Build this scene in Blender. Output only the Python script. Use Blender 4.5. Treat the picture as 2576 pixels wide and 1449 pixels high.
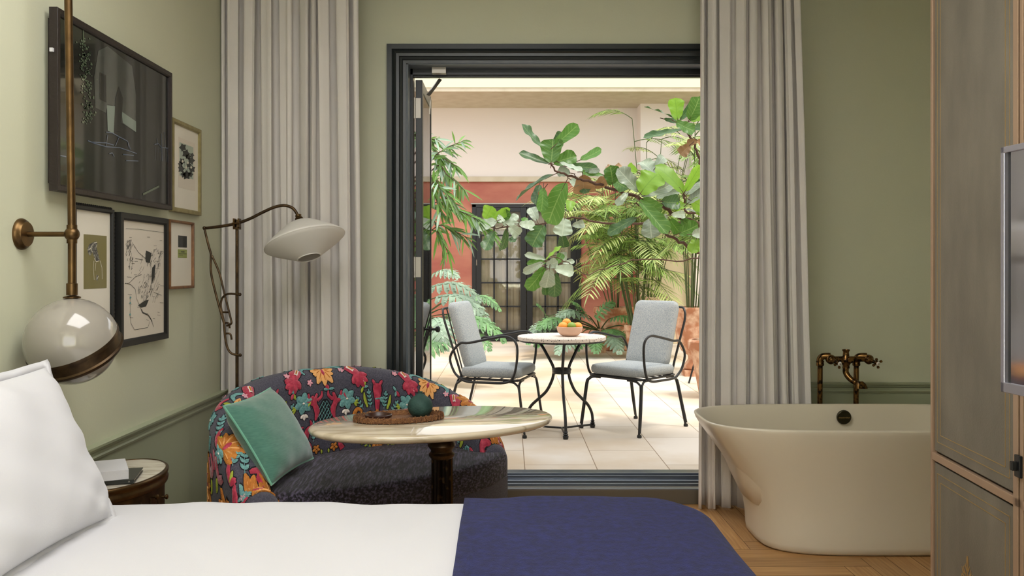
import bpy, math, random
from mathutils import Vector, Matrix
R=random.Random(7); PI=math.pi; sin=math.sin; cos=math.cos
sc=bpy.context.scene; COL=sc.collection
for o in list(bpy.data.objects): bpy.data.objects.remove(o)
# ---------------- camera, world, sun, large lights, exposure ----------------
F=2200.0; CX=1280.0; CY=675.0; CH=1.35
cam=bpy.data.objects.new('camera',bpy.data.cameras.new('camera')); COL.objects.link(cam); sc.camera=cam
cam.location=(0,0,CH); cam.rotation_euler=(PI/2,0,0)
cam.data.sensor_width=36; cam.data.lens=36*F/2576
cam.data.shift_x=(1288-CX)/2576; cam.data.shift_y=-(724.5-CY)/2576
cam.data.clip_start=.05
sc.view_settings.view_transform='Standard'; sc.view_settings.look='None'
sc.view_settings.gamma=1; sc.view_settings.use_curve_mapping=False
sc.view_settings.exposure=0.0
w=bpy.data.worlds.new('sky'); sc.world=w; w.use_nodes=True
bg=w.node_tree.nodes['Background']; bg.inputs[0].default_value=(.93,.96,1,1); bg.inputs[1].default_value=2.5
def light(name,kind,loc,rot,energy,color,**k):
    d=bpy.data.lights.new(name,kind); d.energy=energy; d.color=color
    for a,b in k.items(): setattr(d,a,b)
    o=bpy.data.objects.new(name,d); COL.objects.link(o); o.location=loc; o.rotation_euler=rot; return o
sun=light('sun','SUN',(0,0,8),(0,0,0),2.6,(1,.94,.85),angle=math.radians(9))
sun.rotation_euler=Vector((-.30,.34,-1)).to_track_quat('-Z','Y').to_euler()
# added fill behind the camera, standing in for the room's own light
light('added_rear_fill','AREA',(.5,-2.05,1.75),(-PI/2,0,0),590,(1,.98,.95),shape='RECTANGLE',size=2.6,size_y=2.0)
# added soft fill from above the bed, in place of unseen room lighting
light('added_overhead_fill','AREA',(-.35,1.9,3.10),(0,0,0),62,(1,.985,.98),shape='RECTANGLE',size=1.6,size_y=1.6)

def P(px,py,Y): return Vector(((px-CX)*Y/F, Y, CH-(py-CY)*Y/F))
def hexc(h):
    h=h.lstrip('#'); r=[int(h[i:i+2],16)/255 for i in (0,2,4)]
    return tuple(c/12.92 if c<=.04045 else ((c+.055)/1.055)**2.4 for c in r)+(1,)
# ---------------- materials ----------------
def pm(name,col,rough=.6,metal=0,var=None,bump=None,spec=.5,sheen=0,coat=0,trans=0,stretch=(1,1,1),emit=None,island=0,translucent=0,alpha=None,coords='Object'):
    m=bpy.data.materials.new(name); m.use_nodes=True; nt=m.node_tree; N=nt.nodes; L=nt.links
    b=N['Principled BSDF']; c=hexc(col) if isinstance(col,str) else col
    b.inputs['Base Color'].default_value=c; b.inputs['Roughness'].default_value=rough; b.inputs['Metallic'].default_value=metal
    b.inputs['Specular IOR Level'].default_value=spec; b.inputs['Sheen Weight'].default_value=sheen
    b.inputs['Coat Weight'].default_value=coat; b.inputs['Transmission Weight'].default_value=trans
    if coat: b.inputs['Coat Roughness'].default_value=.04
    tc=N.new('ShaderNodeTexCoord'); mp=N.new('ShaderNodeMapping'); mp.inputs['Scale'].default_value=stretch
    L.new(tc.outputs[coords],mp.inputs[0]); cur=None
    if var:   # (scale, colour2, contrast lo, hi)
        n=N.new('ShaderNodeTexNoise'); n.inputs['Scale'].default_value=var[0]; n.inputs['Detail'].default_value=6; L.new(mp.outputs[0],n.inputs[0])
        r=N.new('ShaderNodeValToRGB'); r.color_ramp.elements[0].position=var[2]; r.color_ramp.elements[1].position=var[3]
        r.color_ramp.elements[0].color=c; r.color_ramp.elements[1].color=hexc(var[1]); L.new(n.outputs[0],r.inputs[0]); cur=r.outputs[0]
    if island:
        g=N.new('ShaderNodeNewGeometry'); h=N.new('ShaderNodeHueSaturation'); mr=N.new('ShaderNodeMapRange')
        mr.inputs['To Min'].default_value=1-island; mr.inputs['To Max'].default_value=1+island
        L.new(g.outputs['Random Per Island'],mr.inputs[0]); L.new(mr.outputs[0],h.inputs['Value'])
        if cur: L.new(cur,h.inputs['Color'])
        else: h.inputs['Color'].default_value=c
        cur=h.outputs[0]
    if cur: L.new(cur,b.inputs['Base Color'])
    if bump:
        n=N.new('ShaderNodeTexNoise'); n.inputs['Scale'].default_value=bump[0]; n.inputs['Detail'].default_value=4; L.new(mp.outputs[0],n.inputs[0])
        bp=N.new('ShaderNodeBump'); bp.inputs['Strength'].default_value=bump[1]; bp.inputs['Distance'].default_value=.01
        L.new(n.outputs[0],bp.inputs['Height']); L.new(bp.outputs[0],b.inputs['Normal'])
    if translucent:
        t=N.new('ShaderNodeBsdfTranslucent'); mx=N.new('ShaderNodeMixShader'); mx.inputs[0].default_value=translucent
        if cur: L.new(cur,t.inputs[0])
        else: t.inputs[0].default_value=c
        L.new(b.outputs[0],mx.inputs[1]); L.new(t.outputs[0],mx.inputs[2]); L.new(mx.outputs[0],N['Material Output'].inputs[0])
    return m
M={}
M['wall']=pm('sage_wall_paint','#c9caaf',.55,bump=(90,.06),var=(1.3,'#cccdb4',.3,.7))
M['wall_shaded']=pm('sage_wall_paint_shaded','#a5ab8e',.35)  # same wall paint with shade put into the colour, for lower walls and rails
M['ceil']=pm('ceiling_paint','#dcdacb',.7)
M['casing']=pm('charcoal_casing_paint','#232829',.32)
M['darkmetal']=pm('dark_door_metal','#17181a',.35)
M['brass']=pm('aged_brass','#6a5232',.36,.9,var=(14,'#4a3824',.35,.7))
M['bronze']=pm('dark_bronze','#3d2f20',.42,.8,var=(20,'#5d482e',.4,.75))
M['steel']=pm('satin_steel','#9a948a',.35,.8)
M['opal']=pm('opal_glass','#989288',.12,0,spec=.6,coat=.5)
M['linen']=pm('linen_shade','#f5f1ea',.8,translucent=.25,bump=(400,.05))
M['white']=pm('white_cotton','#cecdd0',.75,sheen=.2,bump=(260,.04))
M['navy']=pm('navy_wool','#0e1342',.95,sheen=.06,var=(45,'#1b2360',.35,.7),bump=(300,.5))
M['curtain']=pm('grey_curtain_cloth','#dcd6d0',.72,sheen=.15,bump=(300,.10),var=(3,'#d6d0c9',.35,.7))
M['ground']=pm('blue_grey_upholstery','#3f3d4b',.85,sheen=.15,var=(160,'#595663',.4,.7),bump=(500,.3))
M['seat']=pm('aubergine_velvet','#141118',.85,sheen=.12,var=(9,'#5a5168',.46,.66),bump=(9,.9),stretch=(12,1.2,12))
M['teal']=pm('teal_chenille','#7fb1ae',.85,bump=(300,.5),var=(120,'#5d9392',.4,.65))
M['crimson']=pm('crimson_velvet','#a81a3c',.6,sheen=.4,bump=(80,.4),var=(50,'#c93a55',.45,.7))
M['orange']=pm('orange_velvet','#d08434',.75,bump=(200,.5),var=(60,'#b56a24',.4,.7))
M['apricot']=pm('apricot_velvet','#efb06c',.75,bump=(200,.4))
M['cream']=pm('cream_thread','#e8dcd2',.85)
M['lime']=pm('lime_thread','#a8b43c',.8,bump=(300,.4))
M['ink']=pm('black_outline_thread','#15131a',.9)
M['pink']=pm('pink_thread','#e6a3b0',.8)
M['green_velvet']=pm('green_velvet','#3f7263',.75,sheen=.6,var=(40,'#548573',.3,.8),bump=(300,.2),stretch=(1,1,6))
M['vase']=pm('dark_green_ceramic','#1f3d36',.75,bump=(150,.25),var=(25,'#2b4a42',.4,.7))
M['wicker']=pm('woven_rattan','#6e4526',.6,var=(90,'#93653a',.4,.7),bump=(220,.8))
M['dish']=pm('dark_brown_lacquer','#3a2118',.35)
M['tub']=pm('cream_stone_resin','#d8ceb9',.28,spec=.5,coat=.12)
M['oldbrass']=pm('tarnished_brass','#7c5c34',.27,.95,var=(45,'#261b10',.47,.60))
M['porcelain']=pm('white_porcelain','#eae4da',.2)
M['gold']=pm('gold_tooling','#b99a62',.45,.6)
M['bronze_strip']=pm('rose_bronze_trim','#a98d74',.4,.25)
M['leather']=pm('taupe_leather','#6c665a',.5,var=(9,'#7d7668',.35,.7),bump=(350,.15),stretch=(1,1,.4))
M['screen']=pm('mirror_screen','#e4e6f2',.08,1)
M['frame_dark']=pm('dark_oak_frame','#241a16',.4,bump=(60,.2),stretch=(1,8,1))
M['frame_black']=pm('black_frame','#12110f',.5)
M['frame_gold']=pm('aged_gold_frame','#8f8458',.45,.4,var=(30,'#a2966a',.4,.7))
M['frame_wood']=pm('walnut_frame','#6e4a2a',.45,var=(30,'#8a6039',.4,.7))
M['matboard']=pm('cream_matboard','#e6dfd0',.8,coat=.5)
M['paper']=pm('book_paper','#d9cfc0',.8)
M['shale']=pm('pale_grey_print','#a9b3a4',.7)
M['olive']=pm('olive_paper','#7d7443',.7,coat=.4)
M['graphite']=pm('graphite','#4b4945',.8,var=(120,'#a9a597',.45,.7))
M['charcoal']=pm('print_black','#22241f',.7,coat=.4)
M['chalk']=pm('chalk_white','#d9d4c2',.8)
M['night']=pm('dark_photograph','#0d0f0c',.2,spec=.3,coat=.55,var=(6,'#191a14',.4,.7))
M['nightwall']=pm('moonlit_wall','#2e3630',.3,coat=1,var=(20,'#1d231f',.3,.7))
M['nightblue']=pm('dim_blue_ink','#46566e',.3,coat=1)
M['nightgreen']=pm('dim_green_ink','#4f5f45',.3,coat=1)
# outside
M['terracotta_wall']=pm('terracotta_plaster','#a35d51',.92,var=(.8,'#d2957a',.42,.70),bump=(12,.15),stretch=(.6,1,1.6))
M['pale_wall']=pm('pale_pink_plaster','#e7ded7',.95,bump=(20,.05))
M['cream_wall']=pm('cream_plaster','#dccfae',.95,bump=(20,.05))
M['ledge']=pm('ledge_stone','#c9bea8',.9,var=(5,'#bfb299',.4,.7))
M['black_iron']=pm('black_iron','#141516',.42)
M['sheer']=pm('beige_sheer','#cfc3a4',.9)
M['pot']=pm('terracotta_clay','#a8704f',.88,var=(9,'#d8b598',.42,.68),bump=(40,.3))
M['pot_pale']=pm('pale_clay','#d9b79c',.9,var=(7,'#e3c9b4',.4,.7))
M['soil']=pm('soil','#2e221a',.95,bump=(60,1))
M['bark']=pm('bark','#4d3527',.9,bump=(60,.8))
M['cane']=pm('green_cane','#48562e',.6)
M['terrazzo_bowl']=pm('peach_stoneware','#cfac94',.85)
M['citrus']=pm('orange_peel','#ee9a3c',.5,bump=(200,.15))
M['citrus_green']=pm('green_peel','#7d9a3a',.5,bump=(200,.15))
M['weave']=pm('blue_white_weave','#b6b8b4',.9,var=(430,'#5f7180',.44,.62),bump=(350,.4))
def leafmat(name,c,vein,rough=.4,tl=.35):
    m=pm(name,c,rough,island=.25,translucent=tl); nt=m.node_tree; N=nt.nodes; L=nt.links
    b=N['Principled BSDF']; src=b.inputs['Base Color'].links[0].from_socket
    uv=N.new('ShaderNodeUVMap'); sp=N.new('ShaderNodeSeparateXYZ'); L.new(uv.outputs[0],sp.inputs[0])
    ab=N.new('ShaderNodeMath'); ab.operation='ABSOLUTE'; L.new(sp.outputs[0],ab.inputs[0])
    a=N.new('ShaderNodeMath'); a.operation='MULTIPLY_ADD'; L.new(sp.outputs[1],a.inputs[0]); a.inputs[1].default_value=7
    k=N.new('ShaderNodeMath'); k.operation='MULTIPLY'; L.new(ab.outputs[0],k.inputs[0]); k.inputs[1].default_value=-1.5; L.new(k.outputs[0],a.inputs[2])
    fr=N.new('ShaderNodeMath'); fr.operation='PINGPONG'; fr.inputs[1].default_value=.5; L.new(a.outputs[0],fr.inputs[0])
    l1=N.new('ShaderNodeMath'); l1.operation='LESS_THAN'; l1.inputs[1].default_value=.035; L.new(fr.outputs[0],l1.inputs[0])
    l2=N.new('ShaderNodeMath'); l2.operation='LESS_THAN'; l2.inputs[1].default_value=.045; L.new(ab.outputs[0],l2.inputs[0])
    mx=N.new('ShaderNodeMath'); mx.operation='MAXIMUM'; L.new(l1.outputs[0],mx.inputs[0]); L.new(l2.outputs[0],mx.inputs[1])
    mm=N.new('ShaderNodeMath'); mm.operation='MULTIPLY'; L.new(mx.outputs[0],mm.inputs[0]); mm.inputs[1].default_value=.42
    mc=N.new('ShaderNodeMixRGB'); L.new(mm.outputs[0],mc.inputs[0]); L.new(src,mc.inputs[1]); mc.inputs[2].default_value=hexc(vein)
    for l in list(src.links):
        if l.to_node!=mc: t=l.to_socket; L.new(mc.outputs[0],t)
    return m
M['fig_green']=leafmat('fig_leaf_green','#4a7329','#9db86a')
M['fig_lime']=leafmat('fig_leaf_lime','#86b23a','#5c8a2a',tl=.5)
M['fig_silver']=leafmat('fig_leaf_silver','#8f9c86','#c3cbb4',tl=.15)
M['fig_brown']=leafmat('fig_leaf_brown','#8a6a44','#a98a60',tl=.2)
M['fig_dark']=leafmat('fig_leaf_dark','#3a5a2c','#8aa062',tl=.25)
M['palm']=pm('palm_leaf','#84a152',.5,island=.45,translucent=.35)
M['palm2']=pm('palm_leaf_pale','#b6c47c',.5,island=.35,translucent=.35)
M['philo']=pm('philodendron_leaf','#6f9a62',.4,island=.35,translucent=.2)
M['philo2']=pm('philodendron_leaf_silver','#8aa289',.4,island=.3,translucent=.15)
M['willow']=pm('lance_leaf','#5f8438',.45,island=.5,translucent=.3)
def glass(name,col=(1,1,1,1),mixf=.9):
    m=bpy.data.materials.new(name); m.use_nodes=True; N=m.node_tree.nodes; L=m.node_tree.links; N.remove(N['Principled BSDF'])
    g=N.new('ShaderNodeBsdfGlossy'); g.inputs['Roughness'].default_value=.02
    t=N.new('ShaderNodeBsdfTransparent'); t.inputs[0].default_value=col
    f=N.new('ShaderNodeFresnel'); f.inputs[0].default_value=1.5
    x=N.new('ShaderNodeMixShader'); L.new(f.outputs[0],x.inputs[0]); L.new(t.outputs[0],x.inputs[1]); L.new(g.outputs[0],x.inputs[2])
    L.new(x.outputs[0],N['Material Output'].inputs[0]); return m
M['glass']=glass('window_glass')
def marble(name,base,vein,scale,rough,dark=None):
    m=pm(name,base,rough,coat=.4); N=m.node_tree.nodes; L=m.node_tree.links; b=N['Principled BSDF']
    tc=N['Texture Coordinate']; n=N.new('ShaderNodeTexNoise'); n.inputs['Scale'].default_value=scale; n.inputs['Detail'].default_value=8
    mp=N.new('ShaderNodeMapping'); mp.inputs['Rotation'].default_value=(0,0,-.4); mp.inputs['Scale'].default_value=(.5,3.2,1)
    L.new(tc.outputs['Object'],mp.inputs[0]); L.new(mp.outputs[0],n.inputs[0])
    r=N.new('ShaderNodeValToRGB'); e=r.color_ramp.elements; e[0].position=.46; e[0].color=hexc(base); e[1].position=.56; e[1].color=hexc(base)
    x=e.new(.505); x.color=hexc(vein); L.new(n.outputs[0],r.inputs[0]); L.new(r.outputs[0],b.inputs['Base Color']); return m
M['marble']=marble('cream_marble','#d6c8b0','#b5a58a',2.2,.05)
M['marble2']=marble('pale_marble','#d9d0bf','#a89e8a',6,.2)
def terrazzo():
    m=pm('terrazzo','#ddd0c4',.5); N=m.node_tree.nodes; L=m.node_tree.links
    v=N.new('ShaderNodeTexVoronoi'); v.inputs['Scale'].default_value=75; L.new(N['Texture Coordinate'].outputs['Object'],v.inputs[0])
    c=N.new('ShaderNodeValToRGB'); c.color_ramp.interpolation='CONSTANT'; e=c.color_ramp.elements
    e[0].position=0; e[0].color=hexc('#2a2724'); e[1].position=.26; e[1].color=hexc('#ddd0c4'); L.new(v.outputs['Distance'],c.inputs[0])
    L.new(c.outputs[0],N['Principled BSDF'].inputs['Base Color']); return m
M['terrazzo']=terrazzo()
def paver():
    m=pm('sandstone_paving','#d9c9b4',.75); N=m.node_tree.nodes; L=m.node_tree.links; b=N['Principled BSDF']
    br=N.new('ShaderNodeTexBrick'); br.offset=.5; br.inputs['Scale'].default_value=1; br.inputs['Mortar Size'].default_value=.003; br.inputs['Brick Width'].default_value=.9; br.inputs['Row Height'].default_value=.45
    br.inputs['Color1'].default_value=hexc('#d9d0c4'); br.inputs['Color2'].default_value=hexc('#cfc4b4'); br.inputs['Mortar'].default_value=hexc('#8d7a62')
    mp=N['Mapping']; mp.inputs['Rotation'].default_value=(0,0,PI/2); L.new(mp.outputs[0],br.inputs[0])
    n=N.new('ShaderNodeTexNoise'); n.inputs['Scale'].default_value=.9; n.inputs['Detail'].default_value=5; L.new(N['Texture Coordinate'].outputs['Object'],n.inputs[0])
    r=N.new('ShaderNodeValToRGB'); r.color_ramp.elements[0].position=.40; r.color_ramp.elements[0].color=hexc('#e3cfb0'); r.color_ramp.elements[1].position=.58; r.color_ramp.elements[1].color=(1,1,1,1); L.new(n.outputs[0],r.inputs[0])
    x=N.new('ShaderNodeMixRGB'); x.blend_type='MULTIPLY'; x.inputs[0].default_value=.7; L.new(br.outputs[0],x.inputs[1]); L.new(r.outputs[0],x.inputs[2]); L.new(x.outputs[0],b.inputs['Base Color']); return m
M['paver']=paver()
def oak():
    m=pm('oak_parquet','#b98f5c',.42,island=.16,coords='UV',stretch=(2.5,60,1),var=(1.5,'#96693a',.35,.75),bump=(1.5,.1)); return m
M['oak']=oak()

# ---------------- mesh builder ----------------
class MB:
    def __init__(s): s.v=[]; s.f=[]; s.m=[]; s.uv=None
    def add(s,vs,fs,mi=0,uvs=None):
        o=len(s.v); s.v+=[Vector(a) for a in vs]
        for i,f in enumerate(fs):
            s.f.append([a+o for a in f]); s.m.append(mi)
        if uvs is not None:
            if s.uv is None: s.uv={}
            for i,u in enumerate(uvs): s.uv[o+i]=u
        return s
    def xf(s,m): s.v=[m@a for a in s.v]; return s
    def box(s,a,b,mi=0):
        x0,y0,z0=[min(p,q) for p,q in zip(a,b)]; x1,y1,z1=[max(p,q) for p,q in zip(a,b)]
        return s.add([(x0,y0,z0),(x1,y0,z0),(x1,y1,z0),(x0,y1,z0),(x0,y0,z1),(x1,y0,z1),(x1,y1,z1),(x0,y1,z1)],
          [(0,3,2,1),(4,5,6,7),(0,1,5,4),(1,2,6,5),(2,3,7,6),(3,0,4,7)],mi)
    def obox(s,c,ex,ey,ez,mi=0):   # oriented box, half vectors
        c=Vector(c); ex=Vector(ex); ey=Vector(ey); ez=Vector(ez); v=[]
        for k in (-1,1):
            for a,b in ((-1,-1),(1,-1),(1,1),(-1,1)): v.append(c+ex*a+ey*b+ez*k)
        return s.add(v,[(0,3,2,1),(4,5,6,7),(0,1,5,4),(1,2,6,5),(2,3,7,6),(3,0,4,7)],mi)
    def loft(s,rings,mi=0,cap0=True,cap1=True,closed=True):
        n=len(rings[0]); o=[]; fs=[]
        for r in rings: o+=list(r)
        for i in range(len(rings)-1):
            for j in range(n if closed else n-1):
                k=(j+1)%n; fs.append((i*n+j,i*n+k,(i+1)*n+k,(i+1)*n+j))
        if cap0 and closed: fs.append(tuple(range(n))[::-1])
        if cap1 and closed: fs.append(tuple((len(rings)-1)*n+j for j in range(n)))
        return s.add(o,fs,mi)
    def tube(s,pts,r,n=8,closed=False,mi=0):
        pts=[Vector(p) for p in pts]; N=len(pts); rs=r if isinstance(r,(list,tuple)) else [r]*N
        d=[]
        for i in range(N):
            a=pts[(i-1)%N] if (closed or i>0) else pts[i]; b=pts[(i+1)%N] if (closed or i<N-1) else pts[i]
            t=b-a; d.append(t.normalized() if t.length>1e-9 else Vector((0,0,1)))
        u=d[0].orthogonal().normalized(); rings=[]
        for i in range(N):
            if i: 
                u=u-d[i]*u.dot(d[i]); u.normalize()
            v=d[i].cross(u); rings.append([pts[i]+(u*cos(2*PI*k/n)+v*sin(2*PI*k/n))*rs[i] for k in range(n)])
        if closed: rings.append(rings[0]); return s.loft(rings,mi,False,False)
        return s.loft(rings,mi)
    def lathe(s,prof,n=32,c=(0,0,0),mi=0,rot=None,cap=True,flute=None):
        rings=[]
        for r,z in prof:
            ring=[]
            for k in range(n):
                a=2*PI*k/n; rr=r*(1-(flute[1]*max(0,cos(flute[0]*a)) if flute else 0))
                p=Vector((rr*cos(a),rr*sin(a),z))
                if rot: p=rot@p
                ring.append(p+Vector(c))
            rings.append(ring)
        return s.loft(rings,mi,cap,cap)
    def disc(s,c,u,v,n=24,mi=0,h=0):
        c=Vector(c);u=Vector(u);v=Vector(v); nn=u.cross(v).normalized()
        return s.loft([[c+nn*z+u*cos(2*PI*k/n)+v*sin(2*PI*k/n) for k in range(n)] for z in ((0,h) if h else (0,1e-4))],mi)
    def sphere(s,c,r,n=16,mi=0,sq=(1,1,1)):
        c=Vector(c); rings=[]
        for i in range(n//2+1):
            a=-PI/2+PI*i/(n//2); rr=max(cos(a),1e-3)
            rings.append([c+Vector((r*sq[0]*rr*cos(2*PI*k/n),r*sq[1]*rr*sin(2*PI*k/n),r*sq[2]*sin(a))) for k in range(n)])
        return s.loft(rings,mi)
    def grid(s,fn,nu,nv,mi=0,uv=False):
        vs=[];uvs=[]
        for j in range(nv+1):
            for i in range(nu+1):
                u=i/nu; v=j/nv; vs.append(fn(u,v)); uvs.append((u*2-1,v))
        fs=[(j*(nu+1)+i,j*(nu+1)+i+1,(j+1)*(nu+1)+i+1,(j+1)*(nu+1)+i) for j in range(nv) for i in range(nu)]
        return s.add(vs,fs,mi,uvs if uv else None)
def cat(pts,k=6,closed=False):
    pts=[Vector(p) for p in pts]; n=len(pts); out=[]
    g=(lambda i: pts[i%n]) if closed else (lambda i: pts[max(0,min(n-1,i))])
    for i in range(n if closed else n-1):
        a,b,c,d=g(i-1),g(i),g(i+1),g(i+2)
        for j in range(k):
            t=j/k; out.append(.5*((2*b)+(c-a)*t+(2*a-5*b+4*c-d)*t*t+(3*b-a-3*c+d)*t**3))
    if not closed: out.append(pts[-1])
    return out
def rrect(cx,cy,hx,hy,rc,z=0,k=8):
    o=[]; rc=max(1e-4,min(rc,hx,hy))
    for q,(sx,sy) in enumerate(((1,1),(-1,1),(-1,-1),(1,-1))):
        for i in range(k+1):
            a=PI/2*(q+i/k); o.append(Vector((cx+sx*(hx-rc)+rc*cos(a),cy+sy*(hy-rc)+rc*sin(a),z)))
    return o
def sell(cx,cy,a,b,n,z,k=64):
    o=[]
    for i in range(k):
        t=2*PI*i/k; c=cos(t); s_=sin(t); o.append(Vector((cx+a*math.copysign(abs(c)**(2/n),c),cy+b*math.copysign(abs(s_)**(2/n),s_),z)))
    return o
WL={}
def put(name,mb,mats,parent=None,smooth=True,bevel=0,label=None,cat_=None,group=None,kind=None,solid=0,sub=0,loc=None,ang=40):
    if not isinstance(mats,(list,tuple)): mats=[mats]
    xs=[v.x for v in mb.v]; ys=[v.y for v in mb.v]; zs=[v.z for v in mb.v]
    c=Vector(((min(xs)+max(xs))/2,(min(ys)+max(ys))/2,min(zs))) if loc is None else Vector(loc)
    me=bpy.data.meshes.new(name); me.from_pydata([v-c for v in mb.v],[],mb.f)
    for m in mats: me.materials.append(M[m] if isinstance(m,str) else m)
    me.polygons.foreach_set('material_index',mb.m)
    if mb.uv is not None:
        ul=me.uv_layers.new(name='UVMap')
        for l in me.loops: ul.data[l.index].uv=mb.uv.get(l.vertex_index,(0,0))
    me.polygons.foreach_set('use_smooth',[smooth]*len(me.polygons))
    o=bpy.data.objects.new(name,me); COL.objects.link(o)
    import bmesh
    bm=bmesh.new(); bm.from_mesh(me); bmesh.ops.recalc_face_normals(bm,faces=bm.faces)
    if smooth:
        for e in bm.edges:
            if len(e.link_faces)==2 and e.calc_face_angle(0)>math.radians(ang): e.smooth=False
    bm.to_mesh(me); bm.free()
    o.location=c-(WL[parent] if parent else Vector()); WL[o]=c
    if parent: o.parent=parent
    if bevel:
        b=o.modifiers.new('bevel','BEVEL'); b.width=bevel; b.segments=2; b.limit_method='ANGLE'; b.angle_limit=.6
    if solid:
        b=o.modifiers.new('solid','SOLIDIFY'); b.thickness=solid; b.offset=0
    if sub:
        b=o.modifiers.new('sub','SUBSURF'); b.levels=sub; b.render_levels=sub
    tag(o,label,cat_,group,kind); return o
def tag(o,label=None,cat_=None,group=None,kind=None):
    if label: o['label']=label
    if cat_: o['category']=cat_
    if group: o['group']=group
    if kind: o['kind']=kind
    return o
def thing(name,loc,label,cat_,group=None,kind=None):
    o=bpy.data.objects.new(name,None); COL.objects.link(o); o.location=loc; o.empty_display_size=.1
    WL[o]=Vector(loc); return tag(o,label,cat_,group,kind)
def dup(root,label=None):
    def cp(o,par):
        c=o.copy(); COL.objects.link(c); c.parent=par; WL[c]=WL[o]
        for ch in o.children: cp(ch,c)
        return c
    r=cp(root,None)
    if label: r['label']=label
    return r
def copytree_children_safe(o): return list(o.children)
def struct(name,mb,mats,**k): return put(name,mb,mats,kind='structure',**k)
# ---------------- room shell ----------------
WX=-1.6; WR=2.9; WB=5.2; WT=3.15; W0=-2.2
def parquet():
    mb=MB(); L=.72; W=.12; g=.0012
    for i in range(-60,90):
        for k in range(-14,14):
            ox=i*W+k*L; oy=i*W-k*L
            for H in (0,1):
                if H: x0,y0,x1,y1=ox,oy,ox+L,oy+W
                else: x0,y0,x1,y1=ox,oy+W,ox+W,oy+W+L
                x0+=-1.6;x1+=-1.6
                if x1<WX or x0>WR or y1<W0 or y0>WB: continue
                cx0,cx1=max(x0+g,WX),min(x1-g,WR); cy0,cy1=max(y0+g,W0),min(y1-g,WB)
                if cx1<=cx0 or cy1<=cy0: continue
                q=R.random()*40
                if H: uv=[(cx0+q,cy0),(cx1+q,cy0),(cx1+q,cy1),(cx0+q,cy1)]
                else: uv=[(cy0+q,cx0),(cy0+q,cx1),(cy1+q,cx1),(cy1+q,cx0)]
                mb.add([(cx0,cy0,0),(cx1,cy0,0),(cx1,cy1,0),(cx0,cy1,0)],[(0,1,2,3)],0,uv)
    b=MB(); b.box((WX-.2,W0-.2,-.08),(WR+.2,5.42,-.0015),1)
    o=len(mb.v); mb.add(b.v,b.f,1,[(0,0)]*len(b.v))
    return mb
struct('floor',parquet(),['oak',pm('floor_gap','#3a2716',.8)],smooth=False)
struct('ceiling',MB().box((WX-.2,W0-.2,WT),(WR+.2,5.42,WT+.15)),'ceil',smooth=False)
RZ=.674
def wallbox(name,parts,mats):   # parts: (a,b,matindex)
    mb=MB()
    for a,b,i in parts: mb.box(a,b,i)
    struct(name,mb,mats,smooth=False)
wallbox('wall_left',[((WX-.2,W0,0),(WX,5.42,RZ-.03),1),((WX-.2,W0,RZ-.03),(WX,5.42,WT),0)],['wall','wall_shaded'])
wallbox('wall_right',[((WR,W0,0),(WR+.2,5.42,RZ-.03),1),((WR,W0,RZ-.03),(WR+.2,5.42,WT),0)],['wall','wall_shaded'])
OX0,OX1,OZ=-.61,1.36,2.566
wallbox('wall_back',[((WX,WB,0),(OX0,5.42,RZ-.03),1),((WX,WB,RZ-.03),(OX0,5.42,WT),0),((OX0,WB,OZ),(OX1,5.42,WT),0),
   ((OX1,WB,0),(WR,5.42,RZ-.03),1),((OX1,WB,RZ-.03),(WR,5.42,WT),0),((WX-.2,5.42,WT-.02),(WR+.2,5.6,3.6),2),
   ((WX-2.5,5.42,0),(OX0-.02,5.45,WT),2),((OX1+.02,5.42,0),(6,5.45,WT),2),((OX0-.02,5.42,OZ+.02),(OX1+.02,5.45,WT),2)],['wall','wall_shaded','pale_wall'])
# rear wall, with an unseen window added to go with the rear fill
wallbox('wall_rear',[((WX,W0-.2,0),(WR,W0,.75),0),((WX,W0-.2,2.8),(WR,W0,WT),0),((WX,W0-.2,.75),(-.85,W0,2.8),0),((1.85,W0-.2,.75),(WR,W0,2.8),0)],['wall'])
mb=MB(); 
for x in (-.85,.02,.93,1.79): mb.box((x,W0-.12,.75),(x+.06,W0-.06,2.8))
for z in (.75,2.74): mb.box((-.85,W0-.12,z),(1.85,W0-.06,z+.06))
wd=struct('added_window_1',mb,'casing',smooth=False)
put('pane',MB().box((-.8,W0-.1,.8),(1.8,W0-.095,2.75)),'glass',wd,smooth=False)
# chair rail and skirting
def rail(name,a,b,n,mi='wall'):   # a,b along the wall, n = inward normal
    mb=MB(); a=Vector(a);b=Vector(b);n=Vector(n)
    prof=[(0,RZ-.062),(.010,RZ-.062),(.014,RZ-.052),(.010,RZ-.045),(.010,RZ-.034),(.020,RZ-.026),(.022,RZ-.014),(.034,RZ-.012),(.036,RZ-.002),(.030,RZ),(0,RZ)]
    mb.loft([[p+n*d+Vector((0,0,z)) for d,z in prof] for p in (a,b)],0); return struct(name,mb,'wall_shaded',smooth=False)
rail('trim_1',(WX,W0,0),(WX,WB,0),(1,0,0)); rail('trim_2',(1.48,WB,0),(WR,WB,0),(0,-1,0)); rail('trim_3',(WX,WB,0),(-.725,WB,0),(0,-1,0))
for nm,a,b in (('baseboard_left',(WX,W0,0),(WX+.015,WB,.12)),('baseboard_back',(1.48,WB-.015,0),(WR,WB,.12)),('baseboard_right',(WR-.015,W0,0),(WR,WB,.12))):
    struct(nm,MB().box(a,b),'wall_shaded',smooth=False,bevel=.004)
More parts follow.
